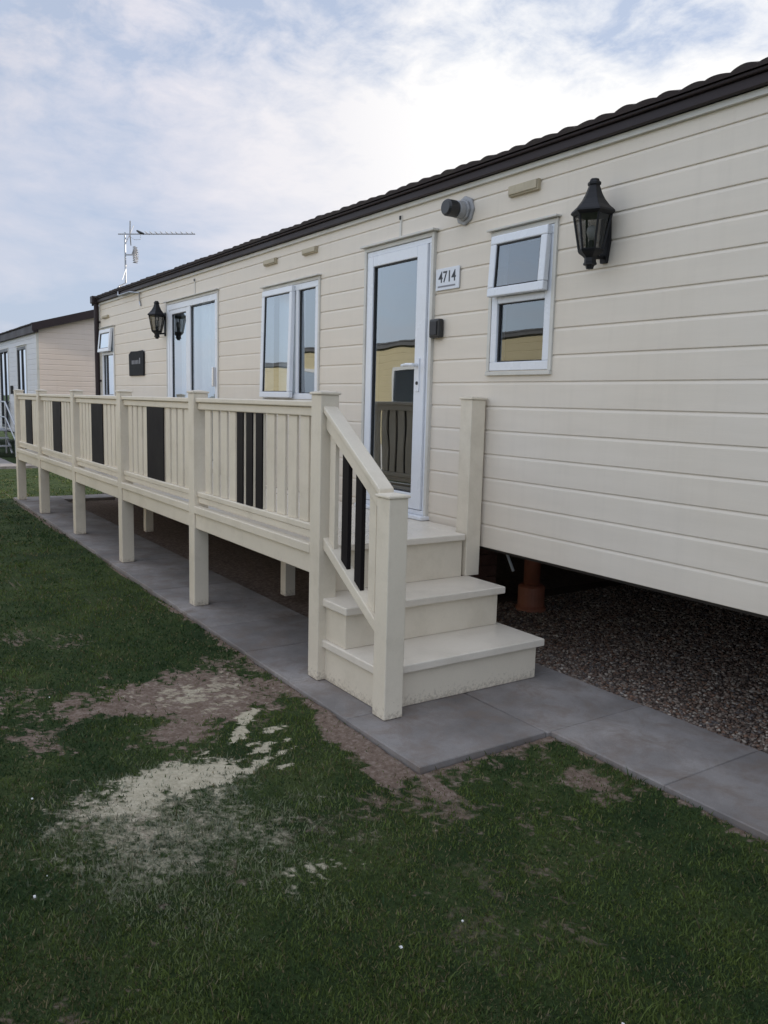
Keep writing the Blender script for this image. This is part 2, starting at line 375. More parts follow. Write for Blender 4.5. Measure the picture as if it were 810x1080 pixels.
def tiled_roof(name, parent, x0, x1, y_eave, y_ridge, z_eave, z_ridge, pitch=.125, amp=.013, courses=7, m='tile', step=.012):
    bm = bmesh.new()
    nx = int((x1-x0)/pitch*8); X = [x0+(x1-x0)*i/nx for i in range(nx+1)]
    rows = []
    for c in range(courses):
        for e in (0, 1):
            f = (c+e)/courses
            y = y_eave+(y_ridge-y_eave)*f; z = z_eave+(z_ridge-z_eave)*f + (step if e == 0 else 0.0)
            rows.append([(x, y, z+amp*(abs(math.sin(PI*x/pitch))**.7)+amp*.3*math.sin(x*7.3+c)*math.sin(x*2.9)+amp*.25*math.sin(x*31+c)) for x in X])
    rows.insert(0, [(x, y_eave, z_eave-.004) for x in X])
    vs = [[bm.verts.new(p) for p in r] for r in rows]
    for A, B in zip(vs, vs[1:]):
        for i in range(nx): bm.faces.new((A[i], A[i+1], B[i+1], B[i]))
    s = MB(); s.bm.free(); s.bm = bm
    return s.build(name, M[m], parent)

# ================================================================== THE CARAVAN
WY = 3.3                                   # front wall plane
XL, XR, YB = -12.55, 1.2, 6.75
car = thing('static_caravan', 'long cream static caravan with brown tiled eave, white door and glazed windows behind the decking', 'caravan', (-5.7, 5.0, 0))
joints = [.627+.1445*k for k in range(11)] + [2.077+.132*k for k in range(1, 6)] + [2.835]
W1 = (-3.80, -3.31, 1.705, 2.485); DO = (-5.185, -4.40, .745, 2.575)
W2 = (-6.93, -5.93, 1.51, 2.47); W3 = (-9.58, -8.05, .76, 2.565); W4 = (-12.43, -11.82, 1.46, 2.44)
cladding('front_wall', M['clad'], car, 'x', WY, XL+.03, XR-.03, joints, [W1, DO, W2, W3, W4], -1)
ridge_y = (WY+YB)/2; RZ = 2.80+(ridge_y-WY)*.32
def gable(zm, s0, s1):
    if zm <= 2.76: return s0, s1
    d = (zm-2.74)/.32; return max(s0, WY+d), min(s1, YB-d)
jall = joints[:-1] + [2.737+.1325*k for k in range(1, 5)]
cladding('far_end_wall', M['clad'], car, 'y', XL, WY+.03, YB, jall, [], -1, gable)
cladding('near_end_wall', M['clad'], car, 'y', XR, WY+.03, YB, jall, [], 1, gable)
MB().box(XL, XR, YB, YB+.02, .627, 2.85).build('back_wall', M['clad'], car)
MB().box(XL+.03, XR-.03, WY+.05, YB-.02, .60, .66).build('floor_pan', M['chassis'], car)
MB().box(XL+.03, XR-.03, WY+.02, YB, 2.79, 2.80).build('ceiling_board', M['room'], car)
MB().box(XL+.03, XR-.03, WY+1.9, WY+1.92, .66, 2.79).build('inner_partition', M['room'], car)
for x in (XL-.006, XR-.034):
    MB().box(x, x+.04, WY-.022, WY+.03, .62, 2.80).build('corner_trim', M['trim'], car, bevel=.004)
MB().box(XL-.02, XR+.02, WY-.026, WY+.01, 2.808, 2.838).build('cream_eave_strip', M['trim'], car, bevel=.003)
MB().box(XL-.09, XR+.09, WY-.058, WY-.03, 2.839, 2.884).build('fascia', M['fascia'], car, bevel=.004)
MB().box(XL-.10, XR+.10, WY-.078, WY-.02, 2.885, 2.903).build('eave_board', M['fascia'], car, bevel=.006)
tiled_roof('tiled_roof', car, XL-.10, XR+.10, WY-.09, ridge_y, 2.905, 2.905+(ridge_y-WY+.1)*.32)
tiled_roof('rear_roof', car, XL-.10, XR+.10, YB+.1, ridge_y, 2.912, 2.912+(ridge_y-WY+.1)*.32)
for x in (XL-.11, XR+.09):
    MB().prism_x([(WY-.09, 2.80), (WY-.09, 2.93), (ridge_y, 2.93+(ridge_y-WY+.09)*.32), (YB+.09, 2.93), (YB+.09, 2.80), (ridge_y, 2.80+(ridge_y-WY+.09)*.32)], x, x+.025).build('barge_board', M['fascia'], car)
# rain pipe at the far corner
d = MB(); d.tube([(XL+.0, WY-.055, 2.84), (XL+.0, WY-.055, .3)], .034, 12); d.tube([(XL, WY-.055, 2.84), (XL-.0, WY-.07, 2.90)], .045, 12)
for z in (2.55, 1.7, .9): d.box(XL-.045, XL+.045, WY-.03, WY-.008, z, z+.03)
d.build('rain_pipe', M['fascia'], car, smooth=False)
MB().box(XL-.07, XL+.05, WY-.125, WY-.02, 2.83, 2.935).build('gutter_end', M['fascia'], car, bevel=.01)
# kitchen window (near) with the vent ajar
w = make_window(car, 'window', *W1, transom=2.115, panes=[(-3.75, -3.36, 1.755, 2.097)])
vent_sash(w, -3.79, -3.325, 2.13, 2.478, WY-.006, ang=3.2)
# middle window: left sash ajar, right fixed
w = make_window(car, 'window', *W2, mullion=-6.30, panes=[(-6.275, -5.98, 1.56, 2.42)], curtain=(-6.16, -5.95, 1.5, 2.45))
vent_sash(w, -6.92, -6.33, 1.52, 2.462, WY-.004, ang=1.4)
MB().box(-6.86, -6.39, WY+.10, WY+.11, 1.5, 2.45).build('curtain', M['net'], w)
# sliding patio door
w = make_window(car, 'patio_door', *W3, mullion=-8.86, frame=.065, panes=[(-8.83, -8.115, .84, 2.49), (-9.44, -8.97, .88, 2.45)], curtain=(-9.5, -8.15, .8, 2.5))
MB().box(-9.515, -9.442, WY-.008, WY+.03, .83, 2.50).box(-8.968, -8.895, WY-.008, WY+.03, .83, 2.50).box(-9.442, -8.968, WY-.0075, WY+.03, .83, .878).box(-9.442, -8.968, WY-.0075, WY+.03, 2.452, 2.50).build('sash', M['pvc'], w, bevel=.004)
MB().box(-8.13, -8.095, WY-.045, WY-.014, 1.62, 1.82).build('handle', M['chrome'], w, bevel=.005)
# far small window
w = make_window(car, 'window', *W4, transom=2.10, panes=[(-12.38, -11.87, 1.51, 2.08)], curtain=(-12.4, -11.85, 1.48, 2.4))
vent_sash(w, -12.42, -11.84, 2.115, 2.432, WY-.012, ang=6)
# entrance door
x0, x1, z0, z1 = DO
df = MB(); df.box(x0, x1, WY-.02, WY+.07, z1-.035, z1).box(x0, x0+.03, WY-.0195, WY+.07, z0, z1-.035).box(x1-.03, x1, WY-.0195, WY+.07, z0, z1-.035).box(x0, x1, WY-.03, WY+.07, z0, z0+.03)
door = df.build('door_frame', M['pvc'], car, bevel=.003)
t = MB(); t.box(x1+.001, x1+.028, WY-.030, WY+.01, z0-.02, z1+.03).box(x0-.028, x0-.001, WY-.030, WY+.01, z0-.02, z1+.03).box(x0-.001, x1+.001, WY-.030, WY+.01, z1+.002, z1+.03)
t.build('surround_trim', M['trim'], door, bevel=.003)
MB().box(x0-.05, x1+.05, WY-.058, WY+.005, z1+.032, z1+.046).build('drip_bar', M['trim'], door, bevel=.002)
MB().box(x0-.03, x1+.04, WY-.075, WY-.001, z0-.028, z0-.001).build('threshold', M['pvc'], door, bevel=.006)
lx0, lx1, lz0, lz1 = x0+.034, x1-.034, z0+.034, z1-.039
gx0, gx1, gz0, gz1 = -5.085, -4.545, .885, 2.465
lf = MB(); lf.box(lx0, gx0, WY-.035, WY+.03, lz0, lz1).box(gx1, lx1, WY-.035, WY+.03, lz0, lz1).box(gx0, gx1, WY-.0345, WY+.03, lz0, gz0).box(gx0, gx1, WY-.0345, WY+.03, gz1, lz1)
lf.build('door_leaf', M['pvc'], door, bevel=.004)
MB().quad((gx0, WY-.012, gz0), (gx1, WY-.012, gz0), (gx1, WY-.012, gz1), (gx0, WY-.012, gz1)).build('pane', M['glassdoor'], door)
g = MB(); s = .009
g.box(gx0, gx1, WY-.024, WY-.012, gz0, gz0+s).box(gx0, gx1, WY-.024, WY-.012, gz1-s, gz1).box(gx0, gx0+s, WY-.0235, WY-.012, gz0+s, gz1-s).box(gx1-s, gx1, WY-.0235, WY-.012, gz0+s, gz1-s)
g.build('seal', M['seal'], door)
h = MB(); h.box(-4.512, -4.478, WY-.044, WY-.035, 1.58, 1.80); h.tube([(-4.495, WY-.044, 1.755), (-4.495, WY-.09, 1.755)], .011, 10); h.tube([(-4.487, WY-.085, 1.755), (-4.56, WY-.092, 1.757), (-4.625, WY-.085, 1.752)], [.012, .011, .008], 10)
h.build('handle', M['pvc'], door, bevel=.002)
MB().tube([(-4.495, WY-.035, 1.635), (-4.495, WY-.049, 1.635)], .012, 14).build('lock_cylinder', M['seal'], door)
# vents, flue, joint strips
def wall_vent(a, b, z, hgt=.055):
    v = MB(); v.box(a, b, WY-.028, WY+.0, z-hgt/2, z+hgt/2); v.box(a+.006, b-.006, WY-.036, WY-.0285, z-hgt/2+.008, z+hgt/2-.004)
    return v.build('wall_vent', M['grille'], car, bevel=.003)
wall_vent(-3.68, -3.44, 2.715, .06); wall_vent(-6.93, -6.69, 2.715, .05); wall_vent(-6.19, -5.96, 2.712, .05); wall_vent(-12.35, -12.05, 2.62, .04)
fl = MB(); cx_, cz_ = -4.085, 2.683
oct_ = [(cx_+.088*math.cos(PI/8*0+k*PI/4), cz_+.088*math.sin(k*PI/4)) for k in range(8)]
fl.prism(oct_, WY-.022, WY-.004)
oct2 = [(cx_+.066*math.cos(k*PI/4), cz_+.066*math.sin(k*PI/4)) for k in range(8)]
fl.prism(oct2, WY-.040, WY-.022)
fp = fl.build('flue_plate', M['greypl'], car, bevel=.006)
q = MB(); q.tube([(cx_, WY-.04, cz_), (cx_, WY-.085, cz_)], .052, 22); q.build('flue_collar', M['greypl'], fp, smooth=False, bevel=.003)
q = MB(); q.tube([(cx_, WY-.085, cz_), (cx_, WY-.10, cz_), (cx_, WY-.155, cz_), (cx_, WY-.17, cz_)], [.044, .05, .05, .042], 22); q.build('flue_outlet', M['blackpl'], fp, bevel=.003)
for xx, za, zb in ((-4.785, 2.627, 2.775), (-8.68, 2.61, 2.775)):
    MB().box(xx-.010, xx+.010, WY-.013, WY, za, zb).build('joint_strip', M['trim'], car, bevel=.002)
    MB().box(xx-.006, xx+.006, WY-.022, WY-.014, zb-.03, zb-.005).build('strip_clip', M['seal'], car)
# chassis and piers below the floor
c = MB()
for y in (4.15, 5.85):
    c.box(XL+.3, XR-.3, y-.03, y+.03, .43, .598)
for x in np.arange(XL+.6, XR-.3, 1.2): c.box(x-.02, x+.02, WY+.9, YB-.1, .53, .597)
c.build('chassis', M['chassis'], car)
for x in (-11.6, -8.3, -6.0, -5.0, -1.5):
    p = MB()
    for k in range(5): p.box(x-.22, x+.22, 4.0, 4.3, -.02+.09*k, .066+.09*k)
    p.build('brick_pier', M['brick'], car, bevel=.004)
MB().box(XL+.1, XR-.1, YB-.12, YB-.02, -.04, .62).build('rear_brick_skirt', M['brick'], car)

# waste pipe under the caravan
pp = thing('waste_pipe', 'terracotta waste pipe rising from the gravel in the dark under the caravan', 'pipe', (-4.36, 4.28, -.03))
MB().tube([(-4.36, 4.28, .17), (-4.36, 4.28, .62)], .062, 22).build('pipe_run', M['terra'], pp, smooth=True)
MB().lathe((-4.36, 4.28, -.03), [(.115, 0), (.115, .03), (.10, .05), (.10, .19), (.085, .205), (.064, .21)], 24).build('socket', M['terra'], pp)
cb = MB(); cb.tube([(-4.44, 4.02, .60), (-4.42, 4.03, .50), (-4.37, 4.05, .38), (-4.33, 4.06, .30)], .011, 8)
tag(cb.build('cable', M['white']), 'short pale cable hanging under the caravan floor beside the terracotta pipe', 'cable')

# ================================================================== WALL LANTERNS
def make_lantern(loc, label):
    x, y, z = loc
    t = thing('wall_lantern', label, 'lantern', (x, WY-.02, z), 'black lanterns on the caravan wall')
    ph = PI/6
    top = MB(); top.lathe((x, y, z), [(.094, -.002), (.112, .012), (.108, .022), (.082, .045), (.058, .075), (.042, .105), (.033, .130), (.028, .142), (.034, .146), (.034, .158), (.026, .163), (.022, .175), (.004, .177)], 6, ph); top.build('lamp_cap', M['black'], t, bevel=.002)
    fr = MB()
    for k in range(6):
        a = ph+k*PI/3; c_, s_ = math.cos(a), math.sin(a)
        fr.tube([(x+.094*c_, y+.092*s_, z), (x+.060*c_, y+.060*s_, z-.165)], .0058, 6)
    fr.lathe((x, y, z), [(.061, -.163), (.066, -.168), (.060, -.18), (.040, -.195), (.030, -.205), (.030, -.225), (.034, -.229), (.034, -.238), (.022, -.243), (.018, -.258), (.004, -.26)], 6, ph)
    fr.build('cage', M['black'], t)
    for k in range(6):
        a, b = ph+k*PI/3, ph+(k+1)*PI/3; r0, r1 = .089, .058
        MB().quad((x+r0*math.cos(a), y+r0*math.sin(a), z-.001), (x+r0*math.cos(b), y+r0*math.sin(b), z-.001), (x+r1*math.cos(b), y+r1*math.sin(b), z-.164), (x+r1*math.cos(a), y+r1*math.sin(a), z-.164)).build('lamp_glass', M['lampglass'], t)
    MB().lathe((x, y, z), [(.014, -.163), (.014, -.125), (.012, -.12)], 12).build('lamp_holder', M['blackpl'], t)
    MB().lathe((x, y, z), [(.011, -.12), (.020, -.10), (.026, -.08), (.024, -.062), (.014, -.05), (.003, -.046)], 16).build('bulb', M['bulb'], t, smooth=True)
    bk = MB(); bk.prism([(x-.02, z-.22), (x+.02, z-.22), (x+.035, z-.12), (x+.025, z+.05), (x-.025, z+.05), (x-.035, z-.12)], WY-.026, WY-.008)
    bk.tube([(x, WY-.02, z+.02), (x, y+.05, z+.04)], .012, 10); bk.tube([(x, WY-.02, z-.19), (x, y+.01, z-.20)], .010, 10)
    bk.build('back_plate', M['black'], t, bevel=.003)
    return t
lan = make_lantern((-2.945, WY-.118, 2.448), 'black six-sided wall lantern nearest the camera, right of the small kitchen window')
dup(lan, (-9.63, WY-.02, 2.435), 'black wall lantern at the far end, between dark name plaque and sliding patio door')

# number sign, doorbell box, name plaque
ns = MB().box(-4.355, -4.115, WY-.019, WY-.010, 2.225, 2.362).build('number_sign', M['white'], bevel=.003)
tag(ns, 'small white plate with dark number beside the top of the white door', 'sign')
text_mesh('digits', '4714', .098, M['paint_dark'], ns, (-4.235, WY-.0195, 2.303), FACE_NEG_Y, .0008, .92)
MB().box(-4.33, -4.15, WY-.0202, WY-.0192, 2.243, 2.253).build('underline', M['paint_grey'], ns)
kb = thing('key_box', 'small black box fixed to the wall right of the door, below the number plate', 'key box', (-4.315, WY-.03, 1.98))
MB().box(-4.365, -4.262, WY-.055, WY-.010, 1.925, 2.045).build('body', M['blackpl'], kb, bevel=.010)
MB().box(-4.350, -4.277, WY-.064, WY-.0555, 1.94, 2.03).build('flap', M['seal'], kb, bevel=.004)
npq = MB()
npq.prism([(-11.06, 1.765), (-10.45, 1.765), (-10.44, 2.06), (-10.50, 2.085), (-10.72, 2.08), (-10.98, 2.085), (-11.07, 2.05)], WY-.030, WY-.010)
npo = tag(npq.build('name_plaque', M['slate'], bevel=.008), 'dark slate plaque on the wall between the far small window and the far lantern', 'plaque')
for (px_, w_, hh) in ((-10.90, .05, .05), (-10.835, .045, .05), (-10.775, .045, .05), (-10.715, .045, .05), (-10.655, .045, .05), (-10.585, .05, .075)):
    MB().box(px_-w_/2, px_+w_/2-.012, WY-.0315, WY-.0302, 1.915, 1.915+hh).build('faded_marking', M['paint_grey'], npo)

# ================================================================== TV AERIAL
rr = Vector((.5542, .832, .025)).normalized(); mx_, my_ = -11.42, WY+.05
ae = thing('television_aerial', 'thin television aerial on a mast standing at the far end of the caravan roof', 'aerial', (mx_, my_, 2.93))
BZ = 3.66
MB().tube([(mx_+.10, WY-.08, 2.83), (mx_+.03, WY-.05, 2.96), (mx_, my_, 3.02), (mx_, my_, BZ+.02)], [.014, .014, .013, .012], 10).build('mast', M['steel'], ae)
bo = MB(); O = Vector((mx_, my_, BZ)); bo.tube([O-rr*.09, O+rr*.95], .0085, 8)
side = Vector((rr.y, -rr.x, 0)).normalized()
bo.build('boom', M['alum'], ae)
for k, dd in enumerate([.30, .36, .43, .50, .57, .64, .70, .77, .84, .91]):
    c0 = O+rr*dd; hl = .10-.004*k
    MB().tube([c0-side*hl+Vector((0, 0, .012)), c0+side*hl+Vector((0, 0, .012))], .0055, 6).build('director', M['alum'], ae)
for sgn in (1, -1):
    c0 = O+rr*.07
    MB().tube([c0, c0+Vector((0, 0, .15*sgn))+rr*(.035*sgn)+side*.1], .007, 6).build('reflector', M['steel'], ae)
    MB().tube([c0, c0+Vector((0, 0, .13*sgn))+rr*(.02*sgn)-side*.1], .007, 6).build('reflector', M['steel'], ae)
MB().box(-.03, .03, -.03, .03, -.03, .03).build('clamp', M['blackpl'], ae).location = O+rr*.07-Vector(ae.location)
dip = MB(); c0 = O+rr*.21; dip.tube([c0+Vector((0, 0, .045))-rr*.05, c0+Vector((0, 0, .015)), c0+rr*.05-Vector((0, 0, .0))], [.010, .020, .012], 8); dip.build('dipole_box', M['blackpl'], ae)
MB().tube([c0, c0+Vector((0, 0, -.07))+rr*.0, c0-rr*.08+Vector((0, 0, -.075)), c0-rr*.14+Vector((0, 0, -.03)), O+Vector((0, 0, -.08)), O+Vector((.005, 0, -.3)), O+Vector((.01, 0, -.6))], .004, 6).build('coax_cable', M['white'], ae)
ds = MB(); c0 = O+rr*.12+Vector((0, 0, -.27))
for k in range(9):
    zz = -.10+.025*k; hw = .105*math.sqrt(max(0.02, 1-(zz/.115)**2))
    ds.tube([c0+side*hw*.9+rr*(.03)+Vector((0, 0, zz)), c0+Vector((0, 0, zz))-rr*.012, c0-side*hw*.9+rr*(.03)+Vector((0, 0, zz))], .0072, 6)
for k in range(9):
    a = -.09+.0225*k; hz = .10*math.sqrt(max(0.02, 1-(a/.10)**2))
    ds.tube([c0+side*a+rr*.02+Vector((0, 0, -hz)), c0+side*a+rr*.0, c0+side*a+rr*.02+Vector((0, 0, hz))], .0072, 6)
ds.tube([O+Vector((0, 0, -.27)), c0], .010, 6)
ds.build('grid_reflector', M['alum'], ae)
for z in (3.14, 3.30, 3.52, 3.6): MB().box(-.018, .018, -.018, .018, -.012, .012).build('cable_clip', M['blackpl'], ae).location = Vector((mx_, my_, z))-Vector(ae.location)
MB().tube([(mx_+.02, my_, 3.2), (mx_+.14, my_-.02, 3.24), (mx_+.28, my_-.08, 3.15), (mx_+.40, WY-.11, 3.0)], .004, 6).build('loose_cable', M['steel'], ae)
MB().tube([(mx_+.1, WY-.08, 2.83), (mx_+.6, WY-.075, 2.83), (mx_+.85, WY-.03, 2.80), (mx_+.83, WY-.02, 2.70), (mx_+.87, WY-.02, 2.64)], .011, 6).build('wall_bracket', M['steel'], ae)

# ================================================================== DECKING
dk = thing('decking', 'cream plastic veranda along the caravan, on posts with white balusters and dark slat groups', 'decking', (-8.1, 2.7, 0))
YF = 2.083; PW = .108; PX = [-3.765, -5.59, -7.39, -9.13, -10.93, -12.47]; DZ = .715
def post_mesh(x, y0, z0, z1, w=PW, cap=True):
    m_ = MB(); m_.box(x-w/2, x+w/2, y0, y0+w, z0, z1)
    if cap:
        m_.box(x-w/2-.008, x+w/2+.008, y0-.008, y0+w+.008, z1+.0005, z1+.014)
        a = w/2+.006; n = len(m_.bm.verts); zc = z1+.0145
        v = [m_.bm.verts.new((x+dx*a, y0+w/2+dy*a, zc)) for dx, dy in ((-1,-1),(1,-1),(1,1),(-1,1))]; ap = m_.bm.verts.new((x, y0+w/2, zc+.010))
        m_.bm.faces.new(v[::-1])
        for i in range(4): m_.bm.faces.new((v[i], v[(i+1) % 4], ap))
    return m_
for x in PX: post_mesh(x, YF, 0.001, 1.532).build('post', M['deckpvc'], dk, bevel=.004)
for x in (-5.55, -7.4, -8.97, -12.3): post_mesh(x, 2.80, 0.001, .58, .085, False).build('support_post', M['deckpvc'], dk, bevel=.003)
for xa, xb in zip(PX[1:], PX[:-1]):
    a, b = xa+PW/2, xb-PW/2
    r_ = MB(); r_.box(a, b, YF+.012, YF+.097, 1.468, 1.500); r_.box(a, b, YF+.03, YF+.08, 1.418, 1.4675); r_.build('handrail', M['deckpvc'], dk, bevel=.006)
    r_ = MB(); r_.box(a, b, YF+.022, YF+.088, .800, .838); r_.box(a, b, YF+.030, YF+.080, .757, .7995); r_.build('bottom_rail', M['deckpvc'], dk, bevel=.006)
    r_ = MB(); r_.box(a, b, YF+.012, YF+.045, .572, .682); r_.box(a, b, YF-.004, YF+.05, .6825, .7345); r_.build('fascia_board', M['deckpvc'], dk, bevel=.005)
    n = 12; cxm = (a+b)/2; pit = (b-a)/12.15
    ks = [k-5.5+.5 for k in range(11)]
    me_c = me_d = None
    for k in range(-5, 6):
        xc = cxm+k*pit+.0; dark = abs(k) <= 1
        if dark and xb < -5:
            if k == 0: MB().box(xc-.205, xc+.205, YF+.034, YF+.0435, .8385, 1.4175).build('dark_panel', M['darkslat'], dk, bevel=.002)
        elif dark: MB().box(xc-.046, xc+.046, YF+.034, YF+.0435, .8385, 1.4175).build('dark_slat', M['darkslat'], dk, bevel=.002)
        wb = .100
        MB().box(xc-wb/2, xc+wb/2, YF+.044, YF+.060, .8385, 1.4175).build('baluster', M['deckpvc'], dk, bevel=.003)
# boards of the floor, joists, end rail
fb = MB(); k = 0; y = YF+.052
while y < WY-.16:
    fb.box(PX[-1]-.05, -3.916 if y > YF+.06 else PX[0]-.06, y, y+.138, DZ-.03, DZ); y += .143
fb.box(PX[-1]-.05, -3.916, y, WY-.03, DZ-.03, DZ)
fb.build('floor_boards', M['tread'], dk, bevel=.003)
jo = MB()
for x in np.arange(-12.4, -3.9, .6): jo.box(x-.025, x+.025, YF+.055, WY-.04, .57, .684)
jo.box(-12.5, -3.85, 2.82, 2.87, .575, .6835)
jo.build('joists', M['brown'], dk)
er = MB(); er.box(PX[-1]-.04, PX[-1]+.045, YF+PW, WY-.02, 1.468, 1.5).box(PX[-1]-.02, PX[-1]+.03, YF+PW, WY-.02, .79, .838); er.build('end_rail', M['deckpvc'], dk, bevel=.005)
for y in np.arange(YF+.2, WY-.06, .143): MB().box(PX[-1]-.012, PX[-1]+.012, y, y+.098, .8385, 1.4675).build('end_baluster', M['deckpvc'], dk, bevel=.003)
MB().box(PX[-1]-.05, PX[-1]-.02, YF+PW, WY-.03, .572, .684).build('end_fascia', M['deckpvc'], dk, bevel=.004)

# ================================================================== STEPS
st = thing('porch_steps', 'cream plastic steps at the near end of the decking with sloping handrail', 'steps', (-3.5, 2.6, 0))
YS0, YS1 = YF+.045, 3.165
X1, X2, X3 = -3.135, -3.47, -3.80     # nosings
Z1, Z2, Z3 = .225, .452, .715
TT = .042
for xn, z in ((X1, Z1), (X2, Z2)):
    MB().box(-3.74 if xn == X1 else -3.83, xn, YS0-.018, YS1+.035, z-TT, z).build('tread', M['tread'], st, bevel=.006)
MB().box(-3.915, X3+.012, YF+PW+.002, YS1-.02, Z3-.035, Z3+.004).build('tread', M['tread'], st, bevel=.006)
MB().box(X1-.052, X1-.030, YS0, YS1, .001, Z1-TT-.001).build('riser', M['deckpvc'], st, bevel=.002)
MB().box(X2-.052, X2-.030, YS0, YS1, Z1+.001, Z2-TT-.001).build('riser', M['deckpvc'], st, bevel=.002)
MB().box(X3-.040, X3-.018, YF+PW+.003, YS1-.02, Z2+.001, Z3-.036).build('riser', M['deckpvc'], st, bevel=.002)
for y0 in (YS0+.002, YS1-.026):
    MB().box(X1-.66+.05, X1-.053, y0, y0+.022, .001, Z1-TT-.001).build('side_panel', M['deckpvc'], st, bevel=.002)
    MB().box(X1-.66+.05, X2-.053, y0+.001, y0+.0225, Z1+.001, Z2-TT-.001).build('side_panel', M['deckpvc'], st, bevel=.002)
NX = -3.112; NW = .106
post_mesh(NX, YF, 0.001, 1.062, NW).build('newel_post', M['deckpvc'], st, bevel=.004)
wp = post_mesh(-3.855, WY-.135, Z2+.001, 1.530, .108); wp.build('wall_post', M['deckpvc'], st, bevel=.004)
xa, xb = PX[0]+PW/2+.001, NX-NW/2-.001
def slope(za, zb, t_): return [(xa, za-t_), (xb, zb-t_), (xb, zb), (xa, za)]
MB().prism(slope(1.475, 1.098, .034), YF+.012, YF+.097).prism(slope(1.4405, 1.0635, .085), YF+.03, YF+.08).build('handrail', M['deckpvc'], st, bevel=.005)
MB().prism(slope(.785, .440, .062), YF+.022, YF+.088).build('lower_rail', M['deckpvc'], st, bevel=.005)
def zt(x): return 1.4405-.085+(1.0635-1.4405)*(x-xa)/(xb-xa)-.0005
def zb_(x): return .785+(.440-.785)*(x-xa)/(xb-xa)+.0005
for x, w_, dark in ((-3.655, .055, 0), (-3.525, .062, 1), (-3.393, .062, 1), (-3.262, .062, 0)):
    MB().prism([(x-w_/2, zb_(x-w_/2)), (x+w_/2, zb_(x+w_/2)), (x+w_/2, zt(x+w_/2)), (x-w_/2, zt(x-w_/2))], YF+.042, YF+.066).build('baluster', M['darkslat' if dark else 'deckpvc'], st, bevel=.002)

# ================================================================== NOISE for ground work
def vnoise(x, y, seed=0):
    xi = np.floor(x).astype(np.int64); yi = np.floor(y).astype(np.int64); xf = x-xi; yf = y-yi
    def h(a, b):
        n = (a*374761393+b*668265263+seed*1442695041) & 0xffffffff
        n = ((n ^ (n >> 13))*1274126177) & 0xffffffff
        return ((n ^ (n >> 16)) & 0xffff)/65535.
    u = xf*xf*(3-2*xf); v = yf*yf*(3-2*yf)
    return (h(xi, yi)*(1-u)+h(xi+1, yi)*u)*(1-v)+(h(xi, yi+1)*(1-u)+h(xi+1, yi+1)*u)*v
def fbm(x, y, f, o=5, seed=0, g=.5):
    s = 0; a = 1; t_ = 0
    for k in range(o): s = s+a*vnoise(x*f+13.7*k, y*f-7.1*k, seed+k); t_ += a; a *= g; f *= 2.03
    return s/t_
def ell(x, y, cx, cy, rx, ry, rot=0):
    c_, s_ = math.cos(rot), math.sin(rot); dx, dy = x-cx, y-cy
    u = (dx*c_+dy*s_)/rx; v = (-dx*s_+dy*c_)/ry
    return 1-np.sqrt(u*u+v*v)         # 1 in centre, 0 at the rim
def sm(a, lo, hi): t_ = np.clip((a-lo)/(hi-lo), 0, 1); return t_*t_*(3-2*t_)
def edge(x): return 1.94+.0135*np.maximum(0, -x-3.2)
